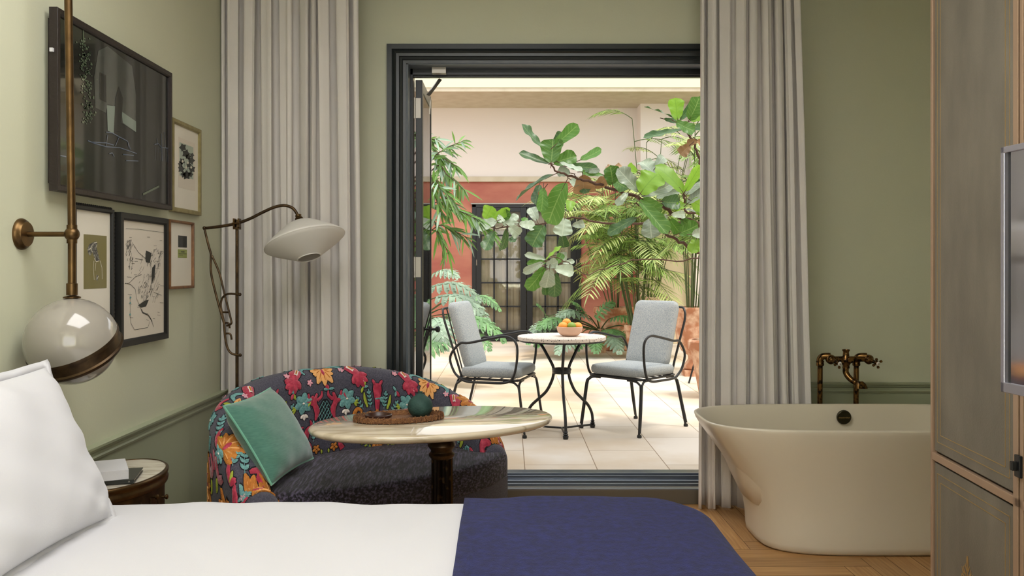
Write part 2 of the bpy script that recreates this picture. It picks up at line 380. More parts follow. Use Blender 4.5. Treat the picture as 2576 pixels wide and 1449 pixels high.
# door casing: stepped moulding round the opening
def casing():
    mb=MB(); prof=[(0,0),(0,.032),(.030,.032),(.034,.026),(.046,.034),(.055,.028),(.072,.026),(.076,.018),(.088,.020),(.094,.012),(.112,.010),(.112,-.0)]
    o=.112
    def corner(d): return [(OX0-o+d,0),(OX0-o+d,OZ+o-d),(OX1+o-d,OZ+o-d),(OX1+o-d,0)]
    rings=[]
    for k in range(4):
        rings.append([Vector((corner(d)[k][0],WB-h,corner(d)[k][1])) for d,h in prof])
    mb.loft(rings,0,True,True,closed=True); return mb
d1=struct('door_1',casing(),'casing',smooth=False)
mb=MB(); t=.012   # jamb lining
mb.box((OX0,WB-.005,.1),(OX0+t,5.32,OZ)); mb.box((OX1-t,WB-.005,.1),(OX1,5.32,OZ)); mb.box((OX0,WB-.005,OZ-.004),(OX1,5.32,OZ+.008))
put('jamb_lining',mb,pm('blue_grey_jamb_paint','#4b545c',.4),d1,smooth=False)
mb=MB(); mb.box((OX0,5.32,.09),(-.583,5.42,OZ)); mb.box((OX1-.03,5.32,.09),(OX1,5.42,OZ)); mb.box((OX0,5.32,2.527),(OX1,5.42,OZ)); mb.box((OX0,5.34,2.518),(OX1,5.36,2.53))
put('door_frame',mb,'darkmetal',d1,smooth=False,bevel=.002)
# open glazed leaf, folded outwards
mb=MB(); lx0,lx1=-.575,-.532
mb.box((lx0,5.385,.115),(lx1,5.45,2.51)); mb.box((lx0,5.985,.115),(lx1,6.02,2.51)); mb.box((lx0,5.45,.115),(lx1,5.985,.26)); mb.box((lx0,5.45,2.44),(lx1,5.985,2.51))
leaf=put('door_leaf',mb,'darkmetal',d1,smooth=False,bevel=.003)
put('glass_pane',MB().box((-.541,5.45,.26),(-.536,5.985,2.44)),'glass',leaf,smooth=False)
mb=MB(); mb.lathe([(.022,0),(.022,.006),(.009,.01),(.009,.03),(.02,.04),(.022,.055),(.012,.065)],16,(lx1,5.955,.935),rot=Matrix.Rotation(PI/2,3,'Y'))
put('door_knob',mb,'black_iron',leaf)
for z in (1.35+(675-272)*5.38/F,1.35+(675-672)*5.38/F,.42):
    mb=MB(); mb.box((-.574,5.379,z-.062),(-.542,5.384,z+.062)); mb.tube([(-.580,5.376,z-.064),(-.580,5.376,z+.064)],.007,10)
    for dz in (-.045,-.015,.015,.045): mb.disc((-.556+.008*(1 if abs(dz)<.03 else -1),5.3785,z+dz),(.004,0,0),(0,0,.004),10,h=-.001)
    put('hinge',mb,'steel',d1,smooth=False)
a=P(1105,178,5.3); mb=MB(); mb.box((a.x-.042,5.27,2.527),(a.x+.042,5.319,2.566))
for s in (-1,1): mb.disc((a.x+.028*s,5.269,2.552),(.007,0,0),(0,0,.007),12,h=-.002)
mb.obox((a.x-.035,5.36,2.46),(.034,.03,.055),(.004,-.005,0),(.008,0,-.004)); mb.obox((a.x-.066,5.42,2.36),(.003,.0,.055),(.0,.006,0),(.003,0,0))
put('door_stay',mb,'steel',d1,smooth=False)
# threshold
mb=MB(); mb.box((-.72,5.0,0),(1.47,5.21,.084)); th=struct('trim_4',mb,pm('bronze_step_stone','#5a5244',.45),smooth=False,bevel=.003)
mb=MB(); mb.box((OX0,5.21,0),(OX1,5.42,.088)); 
for y0,y1,z in ((5.0,5.03,.09),(5.09,5.105,.097),(5.15,5.16,.1),(5.24,5.25,.108),(5.33,5.42,.103)): mb.box((-.6,y0,.083),(1.35,y1,z))
put('door_track',mb,pm('brushed_track_metal','#7c828c',.28,.85),th,smooth=False,bevel=.001)

# ---------------- courtyard shell ----------------
struct('floor_courtyard',MB().box((-6,5.42,-.1),(8,15.6,.1)),'paver',smooth=False)
WF=15.0; dx0,dx1,dz=-.63,1.24,2.445
mb=MB(); mb.box((-6,WF,.1),(dx0,WF+.4,2.83)); mb.box((dx1,WF,.1),(2.2,WF+.4,2.83)); mb.box((dx0,WF,dz),(dx1,WF+.4,2.83)); mb.box((dx0,WF+.3,.1),(dx1,WF+.4,dz),1)
struct('wall_far',mb,['terracotta_wall','cream_wall'],smooth=False)
struct('wall_far_upper',MB().box((-6,WF,2.92),(8,WF+.4,4.2)),'pale_wall',smooth=False)
struct('trim_5',MB().box((-6,WF-.06,2.83),(2.2,WF+.3,2.92)),'ledge',smooth=False,bevel=.01)
mb=MB(); mb.box((-6,13.6,4.10),(8,WF+.4,4.16)); struct('ceiling_overhang',mb,'ledge',smooth=False)
struct('wall_parapet',MB().box((-6,13.58,4.16),(8,13.9,5.4)),'cream_wall',smooth=False)
mb=MB(); mb.box((2.2,14.5,.1),(8,15.4,2.9)); struct('wall_courtyard_corner',MB().box((2.2,14.6,2.9),(8,15.0,4.1)),'pale_wall',smooth=False); mb.box((2.2,14.46,.1),(2.9,14.5,.35))
for x in (2.25,3.3): mb.box((x,14.47,.6),(x+.9,14.5,2.6))
struct('wall_courtyard_right',mb,'cream_wall',smooth=False,bevel=.01)
struct('trim_6',MB().box((3.0,14.3,.1),(3.2,14.5,4.1)),'pale_wall',smooth=False,bevel=.01)
struct('wall_courtyard_side',MB().box((6.5,5.45,.1),(6.7,14.5,4.4)),'cream_wall',smooth=False)
struct('wall_courtyard_left',MB().box((-4.2,5.45,.1),(-4.0,15,4.4)),'pale_wall',smooth=False)
# far french doors
mb=MB(); y0,y1=WF-.03,WF+.06
mb.box((dx0,y0,.1),(dx0+.07,y1,dz)); mb.box((dx1-.07,y0,.1),(dx1,y1,dz)); mb.box((dx0,y0,dz-.05),(dx1,y1,dz)); mb.box((dx0,y0-.03,.1),(dx1,y1,.14))
d2=struct('door_2',mb,'darkmetal',smooth=False,bevel=.004)
put('lintel_flashing',MB().box((dx0-.02,WF-.06,dz),(dx1+.02,WF-.001,dz+.02)),'steel',d2,smooth=False)
for gx0,gx1,fx0,fx1 in ((-.476,.197,dx0+.07,.30),(.408,1.06,.31,dx1-.07)):
    mb=MB(); gz0,gz1=.29,2.32; ya,yb=WF-.02,WF+.03
    mb.box((fx0,ya,.14),(gx0,yb,dz-.05)); mb.box((gx1,ya,.14),(fx1,yb,dz-.05)); mb.box((gx0,ya,.14),(gx1,yb,gz0)); mb.box((gx0,ya,gz1),(gx1,yb,dz-.05))
    for k in (1,2): x=gx0+(gx1-gx0)*k/3; mb.box((x-.016,ya+.005,gz0),(x+.016,yb,gz1))
    for k in range(1,5): z=gz0+(gz1-gz0)*k/5; mb.box((gx0,ya+.005,z-.013),(gx1,yb,z+.013))
    lf=put('door_leaf',mb,'darkmetal',d2,smooth=False,bevel=.003)
    put('glass_pane',MB().box((gx0,WF+.012,gz0),(gx1,WF+.016,gz1)),'glass',lf,smooth=False)
    for z in (.6,1.45,2.2): put('hinge',MB().tube([((fx0+.01) if gx0<0 else fx1-.01,ya-.008,z-.05),((fx0+.01) if gx0<0 else fx1-.01,ya-.008,z+.05)],.01,8),'steel',lf)
def sheer_fn(x0,x1,y,a,n,z0,z1,ph):
    return lambda u,v: Vector((x0+(x1-x0)*u+.012*sin(n*2*PI*u*2+ph),y+a*sin(n*2*PI*u+ph+.5*sin(5*u))*(1-.3*v),z0+(z1-z0)*v))
for x0,x1,lb in ((-.54,.25,'beige pleated curtain behind the left leaf of the far doors'),(.34,1.15,'beige pleated curtain behind the right leaf of the far doors')):
    put('sheer_curtain',MB().grid(sheer_fn(x0,x1,WF+.12,.028,8,.13,2.38,x0),160,2),'sheer',label=lb,cat_='curtain',group='curtains behind the far french doors',solid=.003)

# ---------------- indoor curtains ----------------
def drape(name,xt0,xt1,xb0,xb1,yc,amp,n,seed,label,hem=.01,z1=3.12,flare=0):
    rr=random.Random(seed); 
    ws=[.35+rr.random()*1.2 for _ in range(n)]; s_=sum(ws); cum=[0]
    for a in ws: cum.append(cum[-1]+a/s_)
    am=[.5+rr.random()*.6 for _ in range(n+1)]; dr=[rr.uniform(-.35,.35)/n for _ in range(n+1)]
    def fn(u,v):
        k=0
        while k<n-1 and cum[k+1]<u: k+=1
        f=(u-cum[k])/(cum[k+1]-cum[k]); A=am[k]*(1-f)+am[k+1]*f
        ph=2*PI*f
        sh=dr[k]*(1-f)+dr[k+1]*f; uu=u+sh*(1-v)*1.2*sin(PI*u)+.16*(cum[k+1]-cum[k])*sin(2*ph+.4)*(.6+.6*v)
        x=(xb0*(1-v)+xt0*v)+((xb1-xb0)*(1-v)+(xt1-xt0)*v)*uu
        cc=cos(ph); cc=math.copysign(abs(cc)**.62,cc)
        y=yc-amp*A*(cc*.8+.20*sin(2*ph+seed+k)+.07*sin(2.6*ph+k*2.1+1.2*v))*(1-.10*v)+.005*sin(9*v+7*u+seed)
        return Vector((x,y,hem+(z1-hem)*v))
    mb=MB().grid(fn,n*22,26)
    c=put(name,mb,'curtain',label=label,cat_='curtain',group='curtains by the french doors',solid=.004)
    hm=MB().grid(lambda u,v: fn(u,.004+.03*v)+Vector((0,-.004,0)),n*22,1)
    return c
drape('curtain',-1.598,-.842,-1.598,-.815,4.885,.068,9,3,'floor-length grey curtain left of the open doors, behind the patterned sofa')
drape('curtain',1.075,1.615,1.055,1.70,4.915,.058,8,11,'floor-length grey curtain right of the open doors, behind the bathtub')
mb=MB().tube([(-1.59,5.05,3.1),(2.6,5.05,3.1)],.014,10)
for x in (-1.2,.4,1.9): mb.tube([(x,5.05,3.1),(x,5.19,3.1)],.008,8)
tag(put('curtain_rod',mb,'bronze'),'dark curtain rod above the french doors','curtain rod')
# unseen rim added around the overhead fill
mb=MB(); cx_,cy_,h_=-.35,1.9,.82
for a,b in (((-h_-.05,-h_-.05),(h_+.05,-h_)),((-h_-.05,h_),(h_+.05,h_+.05)),((-h_-.05,-h_),(-h_,h_)),((h_,-h_),(h_+.05,h_))):
    mb.box((cx_+a[0],cy_+a[1],3.09),(cx_+b[0],cy_+b[1],WT-.001))
tag(put('added_fill_rim',mb,'brass',smooth=False,bevel=.004),'square brass rim added round the unseen fill light above the bed','added light rim')
# ---------------- gallery of framed pictures on the left wall ----------------
def Wp(px,py,X): Y=F*X/(px-CX); return (Y,CH-(py-CY)*Y/F)
def zq(ox,oy,s): return lambda x,y:(ox+x/s,oy+y/s)
def poly(mb,pts,X,mi=0):
    mb.add([(X,y,z) for y,z in pts],[tuple(range(len(pts)))],mi)
def strokeW(mb,pts,X,w,mi=0):
    for (a,b),(c,d) in zip(pts[:-1],pts[1:]):
        t=Vector((c-a,d-b)); 
        if t.length<1e-6: continue
        t.normalize(); n=Vector((-t.y,t.x))*w/2
        mb.add([(X,a+n.x,b+n.y),(X,c+n.x,d+n.y),(X,c-n.x,d-n.y),(X,a-n.x,b-n.y)],[(0,1,2,3)],mi)
ART=MB(); AM=[]
def art(mb,mats):
    if not isinstance(mats,(list,tuple)): mats=[mats]
    o=len(ART.v); k=len(AM); AM.extend(mats); ART.v+=mb.v; ART.f+=[[i+o for i in f] for f in mb.f]; ART.m+=[i+k for i in mb.m]
def finish(): put('print',ART,list(AM),t,smooth=False)
def framed(y0,y1,z0,z1,Xf,border,fmat,label,deep=.03,beads=False,backing='matboard',group='framed pictures on the left wall'):
    t=thing('framed_picture',(WX,(y0+y1)/2,z0),label,'picture',group)
    mb=MB(); xb=Xf-deep
    prof=[(0,xb),(0,Xf-.002),(.002,Xf),(border*.75,Xf),(border,Xf-.006),(border,xb+.004)]
    rings=[]
    for sy,sz in ((0,0),(1,0),(1,1),(0,1)):
        rings.append([Vector((x,(y1-d) if sy else (y0+d),(z1-d) if sz else (z0+d))) for d,x in prof])
    rings.append(rings[0]); mb.loft(rings,0,False,False,closed=True)
    if xb-WX>.002: mb.box((WX+.001,y0+.03,z0+.03),(xb+.001,y1-.03,z1-.03))
    if beads:
        n=int((z1-z0)/.016)
        for k in range(n):
            z=z0+.008+k*.016
            for y in (y0-.002,y1+.002): mb.sphere((Xf-.006,y,z),.0075,6)
        n=int((y1-y0)/.016)
        for k in range(n):
            y=y0+.008+k*.016
            for z in (z0-.002,z1+.002): mb.sphere((Xf-.006,y,z),.0075,6)
    put('frame',mb,fmat,t,smooth=False)
    xm=Xf-.012
    ART.v=[];ART.f=[];ART.m=[]; AM.clear(); AM.append(backing); ART.box((xb,y0+border-.002,z0+border-.002),(xm,y1-border+.002,z1-border+.002))
    return t,xm+.0006
# 1 large dark night photograph
t,xm=framed(3.005,4.03,1.617,2.249,-1.55,.024,'frame_dark','large dark night photograph of a parked car, in a dark wooden frame',.03,backing='night')
q=zq(0,0,2.5875); X=xm
def W1(pts,X=X): return [Wp(*q(x,y),X) for x,y in pts]
mb=MB(); B=X
poly(mb,W1([(612,500),(640,330),(700,300),(860,430),(885,620),(885,860),(790,800),(770,640),(745,690),(700,680),(690,735),(620,700)]),B,0)
poly(mb,W1([(648,470),(690,490),(692,668),(648,645)]),B+.0004,1)
poly(mb,W1([(695,685),(748,690),(740,870),(700,850)]),B+.0004,2)
poly(mb,W1([(790,725),(885,790),(885,860),(800,800)]),B+.0004,2)
poly(mb,W1([(772,560),(800,640),(785,860),(740,850),(750,640)]),B+.0006,1)
art(mb,['nightwall','night',pm('pale_wall_print','#76857a',.3,coat=1)])
mb=MB()
for s_ in ([(570,915),(620,935),(690,955),(780,962),(890,1000)],[(690,860),(730,865),(775,890),(830,920),(850,975)],[(775,890),(750,950)],[(690,950),(700,880)],[(600,925),(690,930),(740,945)],[(830,922),(840,970)],[(800,1005),(870,1012)],[(1005,940),(1030,935),(1050,960),(1095,965)],[(1050,870),(1055,1050)],[(1070,860),(1075,960)],[(1020,900),(1025,945)],[(820,1045),(900,1048)],[(380,1010),(430,1020)],[(710,1000),(730,995),(742,1020)]):
    strokeW(mb,W1(s_),B+.0008,.004)
for k in range(9): strokeW(mb,W1([(1010+k*10,955+k),(1012+k*10,1040+k*2)]),B+.0008,.002)
art(mb,'nightblue')
mb=MB(); rr=random.Random(3)
for k in range(170):
    f=rr.random(); x=540+rr.gauss(0,22)+f*40; y=250+f*560; c=W1([(x,y)])[0]; a=rr.random()*6; s_=.004+rr.random()*.006
    poly(mb,[(c[0]+s_*cos(a+j),c[1]+s_*.6*sin(a+j)) for j in (0,1.6,3.1,4.7)],B+.0009)
strokeW(mb,W1([(540,180),(541,280)]),B+.0008,.006)
strokeW(mb,W1([(930,1265),(1035,1212)]),B+.0008,.009)
art(mb,'nightgreen')
put('wall_clip',MB().box((-1.573,2.994,2.093),(-1.562,3.0045,2.106)),'white',t,smooth=False)
finish()
# 2 botanical print in gold frame
t,xm=framed(4.105,4.485,1.6185,2.059,-1.575,.022,'frame_gold','botanical print of dark leaves on pale green, in a gold frame',.02)
def W2(pts,X=xm): return [Wp(*q(x,y),X) for x,y in pts]
c0=W2([(1168,925)])[0]; c1=W2([(1258,1168)])[0]
e0=W2([(1160,890)])[0]; e1=W2([(1270,1245)])[0]
art(MB().box((xm-.0005,e0[0],e1[1]),(xm,e1[0],e0[1])),'paper')
art(MB().box((xm,c0[0],c1[1]),(xm+.0004,c1[0],c0[1])),'shale')
mb=MB(); rr=random.Random(5)
for x,y,s_ in ((1190,960,26),(1210,1000,28),(1185,1050,22),(1245,1045,26),(1225,1020,20),(1180,1100,24),(1250,1100,24),(1215,1140,30),(1240,1135,20),(1195,1135,22),(1230,1075,18),(1250,1010,16),(1175,1070,18)):
    n=10; r0=rr.random()*6; poly(mb,W2([(x+s_*(1 if k%2 else .62)*cos(r0+k*2*PI/n),y+s_*1.1*(1 if k%2 else .62)*sin(r0+k*2*PI/n)) for k in range(n)],xm+.0008),xm+.0008)
for x in (1200,1215,1228): strokeW(mb,W2([(x,1060),(x+6,1130),(x-3,1160)]),xm+.0009,.003)
art(mb,'charcoal')
mb=MB()
for x,y in ((1188,1050),(1222,1060),(1210,1090),(1243,1090)): poly(mb,W2([(x-7,y),(x,y-12),(x+7,y),(x,y+10)]),xm+.0011)
art(mb,'chalk')
finish()
# 3 chalk study of an animal, beaded frame
q2=zq(0,480,2.5875)
def W3(pts,X): return [Wp(*q2(x,y),X) for x,y in pts]
t,xm=framed(3.176,3.495,1.152,1.583,-1.575,.016,'frame_black','chalk study on olive paper, in a narrow black beaded frame',.02,beads=True)
c0=W3([(545,282)],xm)[0]; c1=W3([(694,632)],xm)[0]
art(MB().box((xm-.0003,c0[0],c1[1]),(xm+.0003,c1[0],c0[1])),'olive')
mb=MB()
poly(mb,W3([(568,375),(580,350),(600,338),(622,328),(634,345),(628,370),(640,420),(650,455),(625,462),(612,430),(600,400),(585,425),(572,405)],xm),xm+.0006,0)
poly(mb,W3([(628,545),(640,555),(636,585),(622,580)],xm),xm+.0006,0)
art(mb,'graphite')
mb=MB()
for s_ in ([(612,440),(625,462),(645,455)],[(610,455),(606,500),(612,580)],[(650,455),(662,500),(664,575)],[(575,385),(590,372),(600,350)],[(590,370),(600,400)],[(622,470),(618,520)],[(640,555),(630,575)],[(610,340),(630,335)]): strokeW(mb,W3(s_,xm),xm+.0009,.0028)
art(mb,'chalk')
finish()
# 4 mountain map drawing, wide black frame
t,xm=framed(3.522,4.014,1.029,1.577,-1.56,.030,'frame_black','tall ink map of mountains in a wide black frame',.035,backing='paper')
mb=MB(); rr=random.Random(9)
def inside(x,y,pg):
    c=False
    for i in range(len(pg)):
        (x0,y0),(x1,y1)=pg[i-1],pg[i]
        if (y0>y)!=(y1>y) and x<(x1-x0)*(y-y0)/(y1-y0)+x0: c=not c
    return c
def blob(pts,n=300):
    xs=[p[0] for p in pts]; ys=[p[1] for p in pts]
    for _ in range(n):
        x=rr.uniform(min(xs),max(xs)); y=rr.uniform(min(ys),max(ys))
        if inside(x,y,pts): strokeW(mb,W3([(x,y),(x-rr.uniform(2,9),y+rr.uniform(8,26))],xm),xm+.0006+rr.random()*.0002,rr.uniform(.0012,.0034),0)
blob([(815,330),(835,322),(850,308),(862,330),(880,360),(850,370),(825,360)],70)
blob([(815,375),(850,380),(868,430),(862,540),(845,500),(830,440)],70)
blob([(940,445),(950,385),(975,400),(1010,370),(1030,358),(1045,390),(1065,385),(1055,430),(1065,470),(1040,480),(1030,520),(1015,560),(1000,640),(985,680),(960,720),(915,700),(895,640),(905,590),(960,560),(985,490),(960,470)],380)
art(mb,'graphite')
mb=MB(); poly(mb,W3([(945,440),(950,388),(985,405),(975,470),(950,462)],xm),xm+.0009); poly(mb,W3([(898,745),(940,715),(968,708),(950,752),(918,760)],xm),xm+.0009); poly(mb,W3([(990,500),(1010,480),(1005,560),(985,610)],xm),xm+.0009)
def line(s_,w=.0018): strokeW(mb,W3(s_,xm),xm+.001,w)
line([(818,245),(900,250),(1068,272)],.0012); line([(812,605),(840,600),(880,560),(920,545)]); line([(812,600),(850,610),(880,640),(888,700),(905,740),(925,790),(960,800),(980,830),(1000,885)])
line([(920,770),(930,795),(965,810),(990,850)],.004); line([(845,690),(848,800),(850,860),(875,905),(960,890),(975,850)]); line([(865,345),(900,400),(945,440)]); line([(1000,660),(1050,680)]); line([(880,440),(930,450)])
for k in range(26):
    x=820+rr.random()*230; y=300+rr.random()*560; line([(x,y),(x+10+rr.random()*22,y+rr.random()*4)],.0012)
for k in range(40):
    x=915+rr.random()*130; y=400+rr.random()*290; line([(x,y),(x-4-rr.random()*14,y+20+rr.random()*26)],.0014)
art(mb,'charcoal')
mb=MB()
for x,y in ((848,695),(846,730),(845,805)): poly(mb,W3([(x-6,y),(x,y-9),(x+6,y),(x,y+9)],xm),xm+.0012)
art(mb,'teal')
finish()
# 5 small wooden frame
t,xm=framed(4.07,4.384,1.252,1.579,-1.575,.013,'frame_wood','small picture with a black square and a green card, in a walnut frame',.02)
c0=W3([(1160,290)],xm)[0]; c1=W3([(1216,370)],xm)[0]
art(MB().box((xm-.0003,c0[0],c1[1]),(xm+.0004,c1[0],c0[1])),'charcoal')
c0=W3([(1158,380)],xm)[0]; c1=W3([(1216,437)],xm)[0]
art(MB().box((xm-.0003,c0[0],c1[1]),(xm+.0004,c1[0],c0[1])),pm('olive_green_card','#98a05c',.7))
mb=MB(); strokeW(mb,W3([(1177,397),(1200,398)],xm),xm+.0008,.004); strokeW(mb,W3([(1162,410),(1214,411)],xm),xm+.0008,.002); strokeW(mb,W3([(1164,418),(1190,419)],xm),xm+.0008,.002)
art(mb,'charcoal')

finish()
# ---------------- globe wall sconce ----------------
sy=2.868; pl=P(68,589,sy); ball=P(181,588,sy); pz=1.462; bx=ball.x
t=thing('wall_sconce',(WX,sy,pz),'brass wall light with an opal glass globe below a tall rod, over the nightstand','lamp')
rx=Matrix.Rotation(PI/2,3,'Y')
put('wall_plate',MB().lathe([(.052,0),(.052,.006),(.049,.01),(.047,.014),(.042,.017),(.040,.022),(.012,.024)],40,(WX,sy,pz),rot=rx),'brass',t)
mb=MB().tube([(WX+.02,sy,pz),(bx,sy,pz)],.0085,14); put('arm',mb,'brass',t)
mb=MB().sphere((bx,sy,pz),.024,20); mb.tube([(bx,sy,pz-.03),(bx,sy,pz+.03)],.016,16); put('ball_joint',mb,'brass',t)
mb=MB().tube([(bx,sy,1.27),(bx,sy,pz)],.0125,16); mb.tube([(bx,sy,pz),(bx-.020,sy,2.75)],.0125,16); mb.lathe([(.0175,0),(.0175,.038),(.0125,.040)],20,(bx,sy,1.262)); mb.lathe([(.027,0),(.027,.004),(.018,.008)],24,(bx,sy,1.252)); put('rod',mb,'brass',t)
gc=Vector((bx+.001,sy,1.108)); gr=.1445
rot=Matrix.Rotation(math.radians(30),3,'X')@Matrix.Rotation(math.radians(-9),3,'Y')
def cap(a0,a1,r,n=14): return [(max(r*cos(a0+(a1-a0)*k/n),.0005),r*sin(a0+(a1-a0)*k/n)) for k in range(n+1)]
g1=put('glass_globe',MB().lathe(cap(-.06,PI/2,gr),64,gc,rot=rot),'opal',t)
put('lower_glass',MB().lathe(cap(-PI/2,-.22,gr*.965),64,gc,rot=rot),'opal',t)
mb=MB().lathe([(gr*.97,-.058),(gr*1.0,-.052),(gr*1.018,-.045),(gr*.985,-.040),(gr*.985,-.012),(gr*1.012,-.010),(gr*1.018,-.004),(gr*1.0,.003),(gr*.96,.003)],72,gc,rot=rot); put('brass_band',mb,'bronze',t)

# ---------------- floor lamp ----------------
ly=4.50
def Lq(x,y): return P(500+x/2.786,480+y/2.786,ly)
t=thing('floor_lamp',(P(600,900,ly).x,ly,0),'tall bronze floor lamp with hinged arm and white cone shade, behind the sofa','lamp')
j=Lq(268,230); px_=j.x
mb=MB().tube([(px_,ly,.03),(px_,ly,j.z+.02)],.0082,10); put('pole',mb,'bronze',t)
mb=MB().lathe([(.13,0),(.13,.012),(.12,.02),(.02,.03),(.012,.05)],40,(px_,ly,0)); put('base',mb,'bronze',t)
mb=MB(); mb.box((j.x-.016,ly-.018,j.z-.024),(j.x-.008,ly+.018,j.z+.026)); mb.box((j.x+.008,ly-.018,j.z-.024),(j.x+.016,ly+.018,j.z+.026)); mb.box((j.x-.016,ly-.018,j.z-.03),(j.x+.016,ly+.018,j.z-.02)); mb.tube([(j.x-.02,ly-.02,j.z),(j.x+.02,ly-.02,j.z)],.005,8); put('bracket',mb,'brass',t)
arm=[Lq(*p) for p in ((45,262),(150,250),(268,228),(360,195),(450,150),(530,115),(600,103),(655,120),(685,155),(692,180))]
put('arm',MB().tube(cat(arm,6),.0078,12),'bronze',t)
mb=MB()
for pts,r in (([(45,262),(68,360),(92,445)],.006),([(92,445),(92,575),(130,740),(185,938)],.006),([(98,455),(150,575),(185,720),(228,890),(232,930),(200,945)],.0055),([(288,726),(215,722),(175,745),(160,795),(170,860),(185,925)],.0055),([(170,850),(212,850)],.005),([(185,925),(215,928),(222,962)],.005),([(188,1000),(225,1002),(236,1042)],.005),([(182,930),(190,1020),(205,1095),(235,1138),(290,1152)],.006)):
    mb.tube(cat([Lq(*p)+Vector((0,-.012,0)) for p in pts],5),r,8)
mb.sphere(Lq(45,262)+Vector((0,-.012,0)),.010,10); mb.sphere(Lq(288,726),.009,10); mb.sphere(Lq(290,1152),.009,10)
put('counterweight_linkage',mb,'bronze',t)
A=Lq(705,205); Bv=P(782,641,ly)-P(753,549,ly); Bv.y=-.045
ax=Bv.normalized(); q0=Vector((0,0,1)).rotation_difference(ax).to_matrix()
mb=MB().lathe([(.012,-.03),(.017,-.026),(.014,-.018),(.02,-.012),(.022,-.004),(.016,0),(.03,.004)],20,A,rot=q0); put('shade_holder',mb,'brass',t)
def coneprof(o=0): return [(.028,.003),(.075,.022),(.13,.058),(.17,.086),(.196,.106),(.205,.113),(.207,.118),(.204,.124),(.19,.135),(.12,.175),(.060,.208)]
p=coneprof(); pin=[(r-.004 if r>.03 else r,z+.002) for r,z in p][::-1]
sh=put('lamp_shade',MB().lathe(p+pin,72,A,rot=q0,cap=False),'linen',t,ang=60)
mb=MB(); c=A+ax*.208
u=q0@Vector((1,0,0)); v=q0@Vector((0,1,0)); mb.tube([c+(u*cos(a)+v*sin(a))*.060 for a in [2*PI*k/40 for k in range(40)]],.003,6,closed=True); c2=A+ax*.120; mb.tube([c2+(u*cos(a)+v*sin(a))*.2065 for a in [2*PI*k/60 for k in range(60)]],.0022,6,closed=True); put('rim_wire',mb,'linen',sh)
put('bulb',MB().sphere(A+ax*.10,.03,16),'porcelain',t)
# ---------------- patterned curved sofa ----------------
sA,sB,sN,sP,sCx,sCy,sZt,sZa,sE=.641,.594,2.78,.747,-.543,3.901,.854,.477,.264
sw=.075
ea=Vector((cos(sP),sin(sP),0)); eb=Vector((-sin(sP),cos(sP),0)); sC=Vector((sCx,sCy,0))
path=[]
def _sp(ph):
    c=cos(ph); s_=sin(ph); return sC-ea*sA*math.copysign(abs(c)**(2/sN),c)+eb*sB*abs(s_)**(2/sN)
NP=240; raw=[_sp(PI*i/NP) for i in range(NP+1)]
ext=.07   # arms run a little forward of the curve
raw=[raw[0]-eb*ext*(1-k/8) for k in range(8)]+raw
acc=[0]
for a,b in zip(raw[:-1],raw[1:]): acc.append(acc[-1]+(b-a).length)
SL=acc[-1]
def H_of(s_):
    f=max(0,min(1,(s_-ext)/(SL-ext))); d=max(0.0,min(f,1-f))*2   # 0 at tips .. 1 centre
    return sZa+(sZt-sZa)*sin(PI/2*min(1,d*1.08))**.62
import bisect
def path_at(s_):
    s_=max(0,min(SL-1e-6,s_)); i=min(len(acc)-2,max(0,bisect.bisect_right(acc,s_)-1)); f=(s_-acc[i])/max(acc[i+1]-acc[i],1e-9)
    p=raw[i].lerp(raw[i+1],f); a=raw[max(0,i-3)]; b=raw[min(len(raw)-1,i+4)]; d=(b-a).normalized()
    return p,Vector((-d.y,d.x,0)),d     # centre, outward normal (left of travel), tangent
QR=sw*PI/2
def surf(s_,q,off=0):
    p,n,d=path_at(s_); H=H_of(s_)
    e=min(s_,SL-s_); wv=sw
    if abs(q)<QR:
        a=q/sw; nn=(-n*sin(a)+Vector((0,0,cos(a)))); pos=p-n*sw*sin(a)+Vector((0,0,H-sw+sw*cos(a)))
    else:
        sg=1 if q>0 else -1; nn=-n*sg; dn=abs(q)-QR; pos=p-n*sw*sg+Vector((0,0,H-sw-dn))
        if q>0: pos-= n*(-.035*min(1,dn/.3))*1.0*0
    return pos+nn*off,nn
for i,a in enumerate(acc):
    pass
mb=MB(); rings=[]
zlo=.07
def ring(s_,shr=1,fwd=0):
    p,n,d=path_at(s_); H=H_of(s_); o=[]; w_=sw*shr; Hh=H-(1-shr)*sw*.8; p=p+d*fwd
    for k in range(9): o.append(p+n*w_+Vector((0,0,zlo+(Hh-sw-zlo)*k/8)))
    for k in range(1,12):
        a=-PI/2+PI*k/12; o.append(p-n*w_*sin(a)+Vector((0,0,Hh-sw+sw*shr*cos(a)+0)))
    for k in range(9): o.append(p-n*w_+Vector((0,0,Hh-sw-(Hh-sw-zlo)*k/8)))
    return o
for k in range(6,0,-1): rings.append(ring(0,math.sqrt(max(.02,1-(k/6)**2)),-.055*k/6))
NS=150
for i in range(NS+1): rings.append(ring(SL*i/NS))
for k in range(1,7): rings.append(ring(SL,math.sqrt(max(.02,1-(k/6)**2)),.055*k/6))
mb.loft(rings,0)
